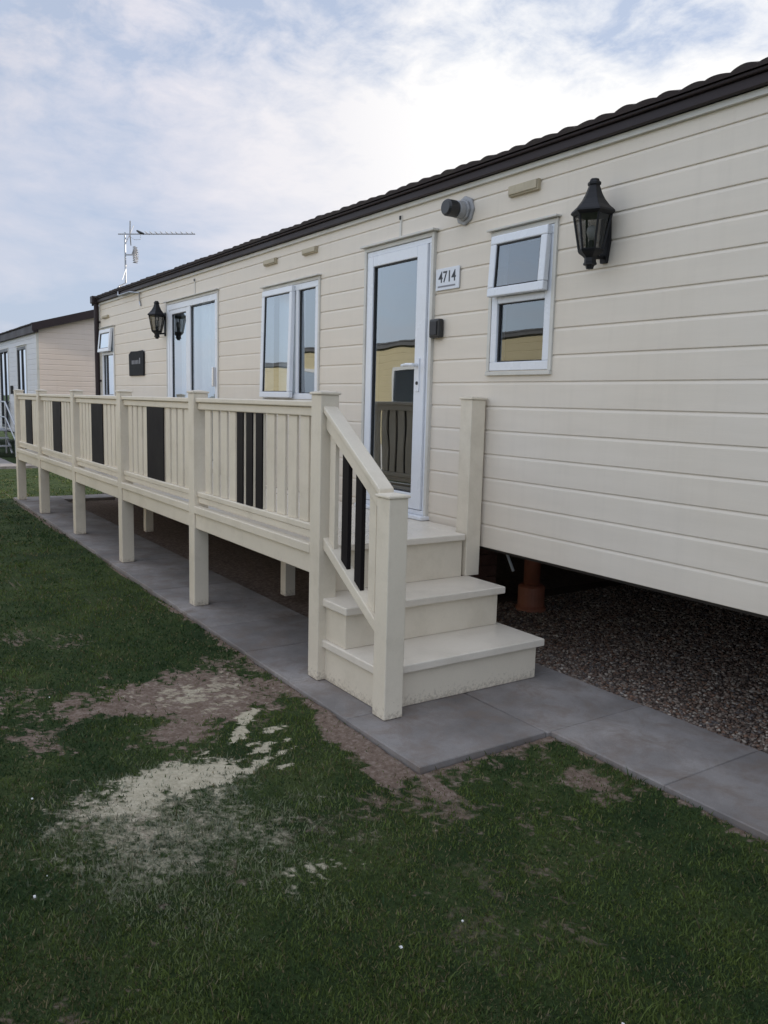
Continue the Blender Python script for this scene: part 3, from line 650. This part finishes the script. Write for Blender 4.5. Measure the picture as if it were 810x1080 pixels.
def covers(x, y):
    n = fbm(x, y, 3.2, 5, 3)-.5; n2 = fbm(x, y, 9, 4, 9)-.5; n3 = fbm(x, y, 30, 4, 21)-.5; n4 = fbm(x, y, 75, 3, 33)-.5
    fine = n2*.7+n3*.8+n4*.7
    d = sm(ell(x, y, -3.86, 1.36, .50, .70, .15)+n*1.2+fine, -.12, .50)
    d = np.maximum(d, sm(ell(x, y, -4.30, .40, .22, .26)+n*.9+fine, -.1, .5))
    d = d*(1-.9*sm(ell(x, y, -3.72, 1.00, .15, .30)+fine, 0, .4))
    strip = sm(.17-(edge(x)-y)+n*.35+fine*.16, -.02, .13)*(y < edge(x)+.03)*sm(x, -4.4, -3.3)*(x < -2.35)
    d = np.maximum(d, strip*.9)
    st2 = sm(.13-(x+2.56)+n*.3+fine*.14, -.02, .12)*(y > 1.75)*(y < 2.75)*(x > -2.75)*(x < -1.9)
    d = np.maximum(d, st2*.85)
    thin = sm(.055-(edge(x)-y)+fine*.10, .0, .05)*(y < edge(x)+.03)*(x < -2.4)*(x > -12.7)
    d = np.maximum(d, thin*.85)
    thin2 = sm(.05-(2.69-y)+fine*.10, .0, .05)*(y < 2.72)*(x > -2.6)
    d = np.maximum(d, thin2*.75)
    d = np.maximum(d, sm(ell(x, y, -2.15, 2.52, .22, .13)+n*1.1+fine*1.6, .0, 1.1)*.7)
    d = np.maximum(d, sm(ell(x, y, -1.75, 1.5, .6, .6)+n*2.5+fine*1.5, .3, 1.5)*.35)
    d = np.maximum(d, sm(ell(x, y, -2.35, 1.35, .5, .35)+n*2+fine*1.5, .3, 1.5)*.35)
    # thin turf: small worn spots everywhere on the lawn
    d = np.maximum(d, .58*sm(fbm(x, y, 2.1, 5, 61)+n3*.6+n4*.5, .58, .88))
    # pale sand spill, dense in the middle, sprinkled outwards
    s = sm(ell(x, y, -3.05, 1.03, .16, .31, -.10)+n*.5+n2*.6+n3*.7+n4*.6, -.02, .42)
    s = np.maximum(s, .72*sm(ell(x, y, -2.95, .90, .30, .42, -.25)+n*.6+n2*.6+n3*.7+n4*.9, .0, .9))
    s = np.maximum(s, .50*sm(ell(x, y, -2.70, .90, .62, .60, -.1)+n*.6+n2*.6+n3*.7+n4*1.0, .05, 1.0))
    px, py = np.array([-3.08, -3.22, -3.26, -3.40, -3.60]), np.array([1.22, 1.22, 1.40, 1.50, 1.66])
    yy = np.interp(-x, -px, py); line = sm(.024-np.abs(y-yy)+n2*.15+n3*.12+n4*.05, 0, .025)*(x < -3.06)*(x > -3.64)
    s = np.maximum(s, line*.9)
    for (a, b, r) in ((-3.02, 1.43, .028), (-3.13, 1.49, .035), (-2.97, 1.36, .025), (-3.20, 1.45, .022), (-3.06, 1.56, .026), (-3.30, 1.60, .035), (-3.16, 1.62, .02), (-2.93, 1.50, .018)):
        s = np.maximum(s, sm(ell(x, y, a, b, r, r*2.0, .35)+n3*2.2+n4*.8, 0, .4)*.9)
    s = np.maximum(s, .75*sm(ell(x, y, -2.21, 1.28, .08, .14)+n3*2.6+n2*1.2+n4*2.2, .3, 1.1))
    s = np.maximum(s, .58*sm(ell(x, y, -3.92, 1.5, .32, .45)+n3*2.2+n2*1.3+n4*1.8, .15, 1.2))
    s = np.maximum(s, .40*sm(ell(x, y, -2.45, 1.2, .65, .6)+n3*2.4+n2*1.4+n4*2.0, .6, 1.7))
    bare = ((y > 2.60) & (y < 7.2) & (x > -12.7) & (x < 1.3)).astype(float)
    bare = bare*(1-((x > -2.6) & (y < 2.72)))
    d = np.maximum(d, bare)
    return d, s
def gz(x, y):
    z = -.036+(fbm(x, y, 1.3, 4, 40)-.5)*.030+(fbm(x, y, 14, 3, 50)-.5)*.010
    de = np.where(x < -2.57, np.maximum(edge(x)-y, 0), np.where(y < 2.69, np.minimum(np.maximum(x+2.575, 0), np.maximum(2.69-y, 0)), 0)); z = z+.016*np.exp(-(de/.09)**2)*(y < 2.69)*((x > -2.57) | (y < edge(x)))
    far = np.clip((np.hypot(x, y)-9)/10, 0, 1)
    z = z-far*.02
    return z

# ground sheet: fine near, stretched out to the horizon
def axis(lo, hi, step, far):
    a = list(np.arange(lo, hi+1e-6, step)); s = step; x = a[-1]
    while x < far: s *= 1.35; x += s; a.append(x)
    s = step; x = a[0]; b = []
    while x > -far: s *= 1.35; x -= s; b.append(x)
    return np.array(b[::-1]+a)
GX = axis(-5.2, -.4, .013, 600); GY = axis(-.1, 2.9, .013, 600)
xx, yy = np.meshgrid(GX, GY); zz = gz(xx, yy); dd, ss = covers(xx, yy)
nx, ny = len(GX), len(GY)
vs = np.stack([xx, yy, zz], -1).reshape(-1, 3)
idx = np.arange(nx*ny).reshape(ny, nx)
fc = np.stack([idx[:-1, :-1], idx[:-1, 1:], idx[1:, 1:], idx[1:, :-1]], -1).reshape(-1, 4)
def np_mesh(name, V, F, m, attr=None, vals=None):
    me = bpy.data.meshes.new(name); k = F.shape[1]
    me.vertices.add(len(V)); me.vertices.foreach_set('co', V.astype(np.float32).ravel())
    me.loops.add(F.size); me.loops.foreach_set('vertex_index', F.astype(np.int32).ravel())
    me.polygons.add(len(F)); me.polygons.foreach_set('loop_start', np.arange(0, F.size, k, dtype=np.int32)); me.polygons.foreach_set('loop_total', np.full(len(F), k, dtype=np.int32))
    me.update(calc_edges=True)
    if attr:
        a = me.attributes.new(attr, 'FLOAT_COLOR', 'POINT'); c = np.ones((len(V), 4), np.float32); c[:, :vals.shape[1]] = vals; a.data.foreach_set('color', c.ravel())
    me.materials.append(m); o = bpy.data.objects.new(name, me); COL.objects.link(o); return o
cv = np.stack([dd.ravel(), ss.ravel(), np.zeros(dd.size)], -1)
gnd = np_mesh('ground', vs, fc, M['ground'], 'cover', cv); gnd.data.polygons.foreach_set('use_smooth', np.ones(len(fc), bool)); tag(gnd, kind='structure')

# ------------------------------------------------------------------ paving
pv = bmesh.new(); tones = []
def slab(x0, x1, y0, y1, z=0, tone=1, tilt=0):
    g_ = .0015; b_ = .004; x0 += g_; x1 -= g_; y0 += g_; y1 -= g_
    def Z(x, y): return z+tilt*(x-(x0+x1)/2)
    lo = [pv.verts.new((x, y, z-.05)) for x, y in ((x0,y0),(x1,y0),(x1,y1),(x0,y1))]
    mi = [pv.verts.new((x, y, Z(x, y)-b_)) for x, y in ((x0,y0),(x1,y0),(x1,y1),(x0,y1))]
    hi = [pv.verts.new((x, y, Z(x, y))) for x, y in ((x0+b_,y0+b_),(x1-b_,y0+b_),(x1-b_,y1-b_),(x0+b_,y1-b_))]
    for A, B in ((lo, mi), (mi, hi)):
        for i in range(4): pv.faces.new((A[i], A[(i+1) % 4], B[(i+1) % 4], B[i]))
    pv.faces.new(hi); tones.extend([tone]*12)
x = -2.575; k = 0
while x > -12.6:
    x1_ = x-.6 if x-.6 > -12.75 else -12.75
    slab(x1_, x, float(edge((x+x1_)/2)), 2.665, random.uniform(-.002, .001), random.uniform(.86, 1.1), random.uniform(-.002, .002)); x = x1_; k += 1
x = -3.83
slab(-12.75, -12.3, 2.67, 3.4, -.002, 1.1)
for k in range(9):
    slab(x, x+.63, 2.672 if x < -2.6 else 2.695, 3.36, random.uniform(-.003, .0), random.uniform(.85, 1.12), random.uniform(-.003, .003)); x += .63
me = bpy.data.meshes.new('paving'); pv.to_mesh(me); pv.free(); me.materials.append(M['concrete'])
a = me.attributes.new('tone', 'FLOAT_COLOR', 'POINT'); tn = np.ones((len(tones), 4), np.float32); tn[:, :3] = np.array(tones)[:, None]; a.data.foreach_set('color', tn.ravel())
po = bpy.data.objects.new('paved_path', me); COL.objects.link(po); tag(po, kind='structure')
tag(MB().box(-12.74, -2.58, 2.07, 2.66, -.055, -.0065).box(-3.82, 1.8, 2.70, 3.355, -.055, -.0066).build('joint_sand', M['bed']), kind='structure')
# neighbour's paving
MB().box(-24, -18.2, 2.35, 3.1, -.06, .004).box(-18.9, -18.3, 3.1, 7.5, -.06, .002).box(-13.2, -12.76, 3.45, 6.8, -.06, .0).build('neighbour_path', M['bed'] if 0 else M['concrete'], None)
o = bpy.data.objects['neighbour_path']; a = o.data.attributes.new('tone', 'FLOAT_COLOR', 'POINT'); a.data.foreach_set('color', np.full(len(o.data.vertices)*4, 1.25, np.float32)); tag(o, kind='structure')
# gravel bed sheet and loose stones
tag(MB().quad((-4.8, 3.362, -.022), (1.3, 3.362, -.022), (1.3, 7.2, -.022), (-4.8, 7.2, -.022)).build('gravel_bed', M['bed']), kind='structure')
def stones(n, xr, yr, smin, smax, name, label, zbase):
    base = np.array([(1,0,0),(-1,0,0),(0,1,0),(0,-1,0),(0,0,1),(0,0,-1),(.6,.6,.5),(-.6,.6,.5),(.6,-.6,.5),(-.6,-.6,.5)], float)
    F0 = np.array([(4,8,6),(4,6,7),(4,7,9),(4,9,8),(0,6,8),(2,7,6),(1,9,7),(3,8,9),(0,2,6),(2,1,7),(1,3,9),(3,0,8),(5,2,0),(5,1,2),(5,3,1),(5,0,3)])
    r = rng.random((n, 8)); X = xr[0]+(xr[1]-xr[0])*r[:, 0]; Y = yr[0]+(yr[1]-yr[0])*r[:, 1]**1.5
    S = smin+(smax-smin)*r[:, 2]**2.2; an = r[:, 3]*2*PI
    V = base[None]*(1+.35*(rng.random((n, 10, 3))-.5)); V = V*np.stack([S, S*(.55+.4*r[:, 4]), S*(.4+.3*r[:, 5])], -1)[:, None, :]
    til = (r[:, 6]-.5)*1.2; ct, s_t = np.cos(til), np.sin(til)
    x_ = V[..., 0]*ct[:, None]-V[..., 2]*s_t[:, None]; z_ = V[..., 0]*s_t[:, None]+V[..., 2]*ct[:, None]
    ca, sa = np.cos(an), np.sin(an); xx_ = x_*ca[:, None]-V[..., 1]*sa[:, None]; yy_ = x_*sa[:, None]+V[..., 1]*ca[:, None]
    V = np.stack([xx_+X[:, None], yy_+Y[:, None], z_+zbase+S[:, None]*.35], -1).reshape(-1, 3)
    F = (F0[None]+10*np.arange(n)[:, None, None]).reshape(-1, 3)
    pal = np.array([(.27,.215,.175),(.18,.125,.098),(.10,.075,.062),(.36,.31,.26),(.22,.135,.095),(.14,.125,.12),(.46,.41,.35)])
    c = pal[rng.choice(7, n, p=[.24,.22,.2,.1,.12,.09,.03])]*(.6+.42*rng.random((n, 1)))
    o = np_mesh(name, V, F, M['stone'], 'tint', np.repeat(c, 10, 0)); tag(o, label, 'gravel', kind='stuff'); return o
stones(110000, (-4.6, .4), (3.37, 6.9), .004, .0155, 'gravel', 'brown and grey gravel spread under the raised caravan', -.022)
# ------------------------------------------------------------------ grass blades
def lawn(n, rmin, rmax, a0, a1):
    r = rng.random(n); R_ = rmin*(rmax/rmin)**r; th = a0+(a1-a0)*rng.random(n)
    X = -np.sin(th)*R_; Y = np.cos(th)*R_
    d, s = covers(X, Y)
    keep = rng.random(n) > np.clip(d*1.15-.05, 0, .965)
    keep &= rng.random(n) > np.clip(s*1.25-.35, 0, .93)
    keep &= ~((Y > edge(X)-.008) & (X < -2.57) & (X > -12.78) & (Y < 7.3)); keep &= ~((Y > 2.685) & (X > -2.6) & (Y < 7.3))
    keep &= ~((X < -18.15) & (Y > 2.3) & (Y < 8))
    X, Y, R_, d = X[keep], Y[keep], R_[keep], d[keep]; n = len(X)
    g = fbm(X, Y, 1.1, 4, 77); g2 = fbm(X, Y, 6, 4, 88)
    H = (.006+.012*rng.random(n)**1.3)*(.6+.8*g2)*(1-.35*d); Wd = (.0011+.00055*R_)*(.7+.6*rng.random(n)); H = H*(1+.03*R_)
    ed_ = np.where(X < -2.57, edge(X)-Y, np.minimum(X+2.575, 2.69-Y)); H = H*(1+.9*np.exp(-(np.abs(ed_)/.05)**2)*rng.random(n)+1.3*(rng.random(n) < .02))
    an = rng.random(n)*2*PI; ln = rng.random(n)*1.1; la = rng.random(n)*2*PI
    z = gz(X, Y)-.002; ca, sa = np.cos(an)*Wd, np.sin(an)*Wd
    tx, ty = np.cos(la)*H*ln, np.sin(la)*H*ln
    P0 = np.stack([X-ca, Y-sa, z], -1); P1 = np.stack([X+ca, Y+sa, z], -1)
    P2 = np.stack([X+tx*.4+ca*.6, Y+ty*.4+sa*.6, z+H*.6], -1); P3 = np.stack([X+tx*.4-ca*.6, Y+ty*.4-sa*.6, z+H*.6], -1); P4 = np.stack([X+tx, Y+ty, z+H], -1)
    V = np.stack([P0, P1, P2, P3, P4], 1).reshape(-1, 3)
    b = 5*np.arange(n)[:, None]; F = np.concatenate([b+np.array([[0, 1, 2]]), b+np.array([[0, 2, 3]]), b+np.array([[3, 2, 4]])], 0)
    ca_ = np.array([.026, .056, .019]); cb = np.array([.095, .130, .030]); cc = np.array([.15, .13, .065]); cd = np.array([.05, .07, .05])
    g3_ = fbm(X, Y, 13, 3, 120); t1 = np.clip((g-.5)*2.4+(g2-.5)*1.6+(g3_-.5)*1.6+.38+rng.normal(0, .25, n), 0, 1)[:, None]
    c = ca_*(1-t1)+cb*t1; pale = np.clip(fbm(X, Y, 2.3, 5, 99)*1.8-.85, 0, 1)
    dry = (rng.random(n) < (.08+.45*pale+.5*d))[:, None]; c = np.where(dry, cc*(.6+.7*rng.random((n, 1))), c)
    hal = np.clip(ell(X, Y, -2.75, .92, .85, .80)+(g2-.5)*1.2+(g-.5)*1.0, 0, 1); s_k = s[keep]; dust = (rng.random(n) < np.clip(hal*.9+s_k, 0, .95))[:, None]; amt = np.clip(hal*.9+s_k*1.3, 0, 1.4)[:, None]*(.4+.6*rng.random((n, 1))); c = np.where(dust, c*(1-.6*np.minimum(amt, 1))+np.array([.34, .34, .27])*amt*.55, c)
    c = c*(.75+.5*rng.random((n, 1)))
    o = np_mesh('grass', V, F, M['blade'], 'tint', np.repeat(c, 5, 0)); return tag(o, 'short worn green lawn in front of the caravan decking', 'grass', kind='stuff')
lawn(520000, 1.15, 22, math.radians(18), math.radians(100))
# pale chips and petals scattered on the lawn
chips = []
for k in range(14):
    r_ = 1.6+3.5*random.random()**1.3; th = math.radians(random.uniform(22, 88)); X_, Y_ = -math.sin(th)*r_, math.cos(th)*r_
    if Y_ < 1.9 and r_ > 1.5: chips.append((X_, Y_))
cm = MB()
for X_, Y_ in chips:
    s_ = random.uniform(.003, .0075); z_ = float(gz(np.array([X_]), np.array([Y_]))[0])+.012; a_ = random.random()*6
    cm.prism([(X_+s_*math.cos(a_+q)*random.uniform(.6, 1), z_+s_*.5*math.sin(a_+q)) for q in (0, 1.5, 2.9, 4.4)], Y_-s_*.5, Y_+s_*.5)
tag(cm.build('chippings', M['bulb']), 'tiny white chips scattered over the lawn', 'chippings', kind='stuff')

# ================================================================== NEIGHBOUR CARAVAN (beyond)
nx_, ny_ = -18.85, 3.63
nb = thing('static_caravan', 'pale neighbouring caravan with brown fascia and black-framed windows beyond the far end of the decking', 'caravan', (-23, 5.2, 0), None)
njo = [.55+.113*k for k in range(21)]
NWIN = (-21.15, -20.05, 1.42, 2.56); NDOOR = (-23.6, -22.35, .62, 2.6)
cladding('front_wall', M['clad_shade_grey'], nb, 'x', ny_, -30, nx_-.02, njo, [NWIN, NDOOR], -1)
NR = 2.84; nyr = ny_+1.75; nyb = ny_+3.5
def ngab(zm, s0, s1):
    if zm < NR+.06: return s0, s1
    d_ = (zm-NR-.06)/.30; return max(s0, ny_+d_), min(s1, nyb-d_)
cladding('end_wall', M['clad_lit_pink'], nb, 'y', nx_, ny_, nyb, njo+[2.81+.113*k for k in range(1, 6)], [], 1, ngab)
MB().box(-30, nx_, nyb, nyb+.02, .55, 2.85).build('back_wall', M['clad_lit_pink'], nb)
MB().box(-30, nx_, ny_+.05, nyb, .5, .56).build('floor_pan', M['chassis'], nb)
MB().box(nx_-.03, nx_+.018, ny_-.018, ny_+.03, .55, 2.82).build('corner_trim', M['trim'], nb)
MB().box(-30, nx_+.12, ny_-.09, ny_+.01, NR-.05, NR+.12).build('fascia', M['fascia'], nb)
tiled_roof('tiled_roof', nb, -30, nx_+.12, ny_-.12, nyr, NR+.115, NR+.115+(nyr-ny_)*.30, courses=4)
tiled_roof('rear_roof', nb, -30, nx_+.12, nyb+.12, nyr, NR+.115, NR+.115+(nyr-ny_)*.30, courses=4)
MB().prism_x([(ny_-.12, NR-.03), (ny_-.12, NR+.14), (nyr, NR+.15+1.80*.30), (nyb+.12, NR+.14), (nyb+.12, NR-.03), (nyr, NR-.03+1.80*.30)], nx_+.10, nx_+.14).build('barge_board', M['fascia'], nb)
make_window(nb, 'window', *NWIN, y=ny_, mullion=-20.62, frame=.06, m_frame='blackwin', panes=[(-21.09, -20.65, 1.48, 2.5), (-20.59, -20.11, 1.48, 2.5)], curtain=(-21.1, -20.1, 1.45, 2.5), drip=True)
make_window(nb, 'glazed_door', *NDOOR, y=ny_, mullion=-22.95, frame=.07, m_frame='blackwin', panes=[(-23.5, -22.99, .75, 2.5), (-22.91, -22.43, .75, 2.5)], drip=False)
MB().box(-21.9, -21.8, ny_-.07, ny_-.01, 1.48, 1.68).build('meter_box', M['blackpl'], nb, bevel=.01)
for x in (-19.5, -22, -25):
    MB().box(x-.2, x+.2, 4.2, 4.6, -.04, .5).build('pier', M['brick'], nb)
MB().box(-30, nx_-.1, nyb-.1, nyb, -.04, .55).build('rear_skirt', M['brick'], nb)
ms = thing('metal_steps', 'grey metal steps with tubular rails against the black-framed door of the neighbouring caravan', 'steps', (-22.4, 3.0, 0))
for k in range(3): MB().box(-22.5+.3*k, -22.18+.3*k, 2.85, 3.5, .56-.18*k, .59-.18*k).build('tread', M['alum'], ms)
MB().box(-23.5, -22.5, 2.85, 3.55, .56, .60).build('landing', M['steel'], ms)
for y in (2.85, 3.5):
    r_ = MB(); r_.tube([(-23.5, y, 1.28), (-22.3, y, 1.28), (-21.0, y, .75), (-21.0, y, 0)], .020, 8); r_.tube([(-23.5, y, .9), (-22.3, y, .9), (-21.0, y, .38)], .016, 8)
    for px_, zt_ in ((-23.5, 1.28), (-22.3, 1.28)): r_.tube([(px_, y, 0), (px_, y, zt_)], .022, 8)
    r_.tube([(-22.5, y, .56), (-21.5, y, .05)], .025, 8)
    r_.build('tube_rail', M['alum'], ms)

# ================================================================== CARAVAN ACROSS THE GRASS (seen in the glass)
oy = -3.6
oc = thing('static_caravan', 'yellow caravan across the lawn, seen only as a reflection in the door and window glass', 'caravan', (-9, oy-1.6, 0))
ojo = [.55+.145*k for k in range(16)]
OW = [(-14.9, -13.6, 1.2, 2.3), (-8.9, -7.6, 1.3, 2.3), (-19.5, -18, 1.1, 2.3)]
cladding('front_wall', M['clad_yellow'], oc, 'x', oy, -22, -3.5, ojo, OW, 1)
cladding('end_wall', M['clad_yellow'], oc, 'y', -3.5, oy-3.2, oy, ojo, [], 1)
MB().box(-22, -3.5, oy-3.22, oy-3.2, .55, 2.75).build('back_wall', M['clad_yellow'], oc)
MB().box(-22, -3.5, oy-3.2, oy-.05, .5, .56).build('floor_pan', M['chassis'], oc)
MB().box(-22.1, -3.4, oy+.02, oy+.10, 2.72, 2.80).build('fascia', M['greyroof'], oc)
tiled_roof('tiled_roof', oc, -22.1, -3.4, oy+.12, oy-1.6, 2.80, 3.02, courses=4, m='greyroof')
tiled_roof('rear_roof', oc, -22.1, -3.4, oy-3.32, oy-1.6, 2.80, 3.02, courses=4, m='greyroof')
for a_, b_, c_, d_ in OW:
    f = MB(); w_ = .07
    f.box(a_, b_, oy-.05, oy+.03, c_, c_+w_).box(a_, b_, oy-.05, oy+.03, d_-w_, d_).box(a_, a_+w_, oy-.05, oy+.029, c_+w_, d_-w_).box(b_-w_, b_, oy-.05, oy+.029, c_+w_, d_-w_)
    fo = f.build('window', M['pvc'], oc); MB().quad((a_+w_, oy, d_-w_), (b_-w_, oy, d_-w_), (b_-w_, oy, c_+w_), (a_+w_, oy, c_+w_)).build('pane', M['glass'], fo)
MB().box(-21.9, -3.6, oy-.08, oy-.03, -.04, .545).build('skirt', M['clad_shade_grey'], oc)
# ================================================================== CAMERA
S = 1.5
fw = Vector((-0.82296888, 0.55226529, -0.1331363)); ri = Vector((0.55424669, 0.83197375, 0.02510548)); up = Vector((-0.12463079, 0.05312933, 0.99077971))
cam = bpy.data.cameras.new('camera'); co = bpy.data.objects.new('camera', cam); COL.objects.link(co)
R3 = Matrix((ri, up, -fw)).transposed(); co.matrix_world = Matrix.Translation((0, 0, S)) @ R3.to_4x4()
cam.sensor_fit = 'HORIZONTAL'; cam.sensor_width = 36; cam.lens = 859.06/810*36; cam.clip_start = .05; cam.clip_end = 3000
scene.camera = co

# ================================================================== LIGHT
SUN_EL = math.radians(20); SUN_AZ = math.radians(4)      # behind the caravan
sd = Vector((math.sin(SUN_AZ)*math.cos(SUN_EL), math.cos(SUN_AZ)*math.cos(SUN_EL), math.sin(SUN_EL)))
sl = bpy.data.lights.new('sun', 'SUN'); sl.energy = 5.0; sl.angle = math.radians(.8); sl.color = (1, .90, .76)
so = bpy.data.objects.new('sun', sl); COL.objects.link(so); so.rotation_euler = (-sd).to_track_quat('-Z', 'Y').to_euler()
w = bpy.data.worlds.new('World'); scene.world = w; w.use_nodes = True; t = w.node_tree; t.nodes.clear()
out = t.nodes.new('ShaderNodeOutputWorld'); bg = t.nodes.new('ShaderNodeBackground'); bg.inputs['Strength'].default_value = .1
sky = t.nodes.new('ShaderNodeTexSky'); sky.sky_type = 'NISHITA'; sky.sun_disc = False; sky.sun_elevation = SUN_EL; sky.sun_rotation = SUN_AZ; sky.air_density = 1.0; sky.dust_density = 1.5; sky.ozone_density = 2.0
tc = t.nodes.new('ShaderNodeTexCoord'); sx = t.nodes.new('ShaderNodeSeparateXYZ'); L(t, tc.outputs['Generated'], sx.inputs[0])
den = N(t, 'ShaderNodeMath', operation='ADD'); L(t, sx.outputs[2], den.inputs[0]); den.inputs[1].default_value = .22
mxx = N(t, 'ShaderNodeMath', operation='MAXIMUM'); L(t, den.outputs[0], mxx.inputs[0]); mxx.inputs[1].default_value = .08
dx = N(t, 'ShaderNodeMath', operation='DIVIDE'); L(t, sx.outputs[0], dx.inputs[0]); L(t, mxx.outputs[0], dx.inputs[1])
dy = N(t, 'ShaderNodeMath', operation='DIVIDE'); L(t, sx.outputs[1], dy.inputs[0]); L(t, mxx.outputs[0], dy.inputs[1])
cb = N(t, 'ShaderNodeCombineXYZ'); L(t, dx.outputs[0], cb.inputs[0]); L(t, dy.outputs[0], cb.inputs[1])
# thin high cloud: broad sheets broken into small ripples
nA = N(t, 'ShaderNodeTexNoise', Scale=.9, Detail=9, Roughness=.62, Distortion=.35); L(t, cb.outputs[0], nA.inputs['Vector'])
nB = N(t, 'ShaderNodeTexNoise', Scale=7.5, Detail=7, Roughness=.62, Distortion=.25); L(t, cb.outputs[0], nB.inputs['Vector'])
# more cloud towards the sun side, where the bright bank stands
bd = Vector((-.60, .735, .31)).normalized()
dt = N(t, 'ShaderNodeVectorMath', operation='DOT_PRODUCT'); L(t, tc.outputs['Generated'], dt.inputs[0]); dt.inputs[1].default_value = bd
br = ramp(t, dt.outputs['Value'], [(.84, g3(0)), (.95, g3(.22)), (1.0, g3(.38))])
lo = ramp(t, sx.outputs[2], [(.22, g3(.10)), (.31, g3(.06)), (.36, g3(0))])
hi = ramp(t, sx.outputs[2], [(.14, g3(.05)), (.26, g3(.35)), (.37, g3(1))])
nBw = N(t, 'ShaderNodeMath', operation='SUBTRACT'); L(t, nB.outputs[0], nBw.inputs[0]); nBw.inputs[1].default_value = .5
nBm = N(t, 'ShaderNodeMath', operation='MULTIPLY'); L(t, nBw.outputs[0], nBm.inputs[0]); L(t, hi.outputs[0], nBm.inputs[1])
ad = N(t, 'ShaderNodeMath', operation='MULTIPLY_ADD'); L(t, nBm.outputs[0], ad.inputs[0]); ad.inputs[1].default_value = 1.05; L(t, nA.outputs[0], ad.inputs[2])
el = ramp(t, sx.outputs[2], [(.32, g3(1)), (.385, g3(.15))])
bre = N(t, 'ShaderNodeMath', operation='MULTIPLY'); L(t, br.outputs[0], bre.inputs[0]); L(t, el.outputs[0], bre.inputs[1])
ad1 = N(t, 'ShaderNodeMath', operation='ADD'); L(t, ad.outputs[0], ad1.inputs[0]); L(t, bre.outputs[0], ad1.inputs[1])
brm = N(t, 'ShaderNodeMath', operation='MULTIPLY'); L(t, lo.outputs[0], brm.inputs[0]); L(t, br.outputs[0], brm.inputs[1])
brm2 = N(t, 'ShaderNodeMath', operation='MULTIPLY'); L(t, brm.outputs[0], brm2.inputs[0]); brm2.inputs[1].default_value = 6
ad2 = N(t, 'ShaderNodeMath', operation='ADD'); L(t, ad1.outputs[0], ad2.inputs[0]); L(t, brm2.outputs[0], ad2.inputs[1])
cm_ = ramp(t, ad2.outputs[0], [(.47, g3(.05)), (.66, g3(.6)), (.84, g3(1))])
cl = N(t, 'ShaderNodeMix', data_type='RGBA'); L(t, cm_.outputs[0], cl.inputs[0])
hz = N(t, 'ShaderNodeMix', data_type='RGBA'); hz.inputs[0].default_value = .72; L(t, sky.outputs[0], hz.inputs[6]); hz.inputs[7].default_value = (5.6, 6.5, 8.4, 1)
L(t, hz.outputs[2], cl.inputs[6])
gl = ramp(t, dt.outputs['Value'], [(.3, (.53, .55, .64)), (.86, (.79, .77, .83)), (.94, (.86, .85, .88)), (.978, (1, .99, .98))])
sc_ = N(t, 'ShaderNodeVectorMath', operation='SCALE'); L(t, gl.outputs[0], sc_.inputs[0]); sc_.inputs['Scale'].default_value = 10.2
ov = N(t, 'ShaderNodeVectorMath', operation='DOT_PRODUCT'); L(t, tc.outputs['Generated'], ov.inputs[0]); ov.inputs[1].default_value = (0, -.8, .6)  # unseen sky overhead and behind the camera, made brighter and warmer to light the wall
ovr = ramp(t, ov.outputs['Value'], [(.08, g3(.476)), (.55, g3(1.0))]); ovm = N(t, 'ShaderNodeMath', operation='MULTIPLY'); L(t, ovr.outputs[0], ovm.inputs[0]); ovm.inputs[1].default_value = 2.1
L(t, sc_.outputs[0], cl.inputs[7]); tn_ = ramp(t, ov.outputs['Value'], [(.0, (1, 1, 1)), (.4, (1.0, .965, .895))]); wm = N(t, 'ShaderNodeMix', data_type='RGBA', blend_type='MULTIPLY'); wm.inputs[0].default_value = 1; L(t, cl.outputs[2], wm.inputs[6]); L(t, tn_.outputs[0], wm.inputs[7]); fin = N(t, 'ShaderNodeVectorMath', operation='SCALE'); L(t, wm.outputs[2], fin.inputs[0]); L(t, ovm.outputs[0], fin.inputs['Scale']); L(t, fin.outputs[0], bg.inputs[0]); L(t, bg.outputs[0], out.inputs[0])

vs_ = scene.view_settings; vs_.view_transform = 'Standard'; vs_.look = 'None'; vs_.exposure = .05; vs_.gamma = 1; vs_.use_curve_mapping = False
scene.render.engine = 'CYCLES'
scene.cycles.max_bounces = 8; scene.cycles.transparent_max_bounces = 12
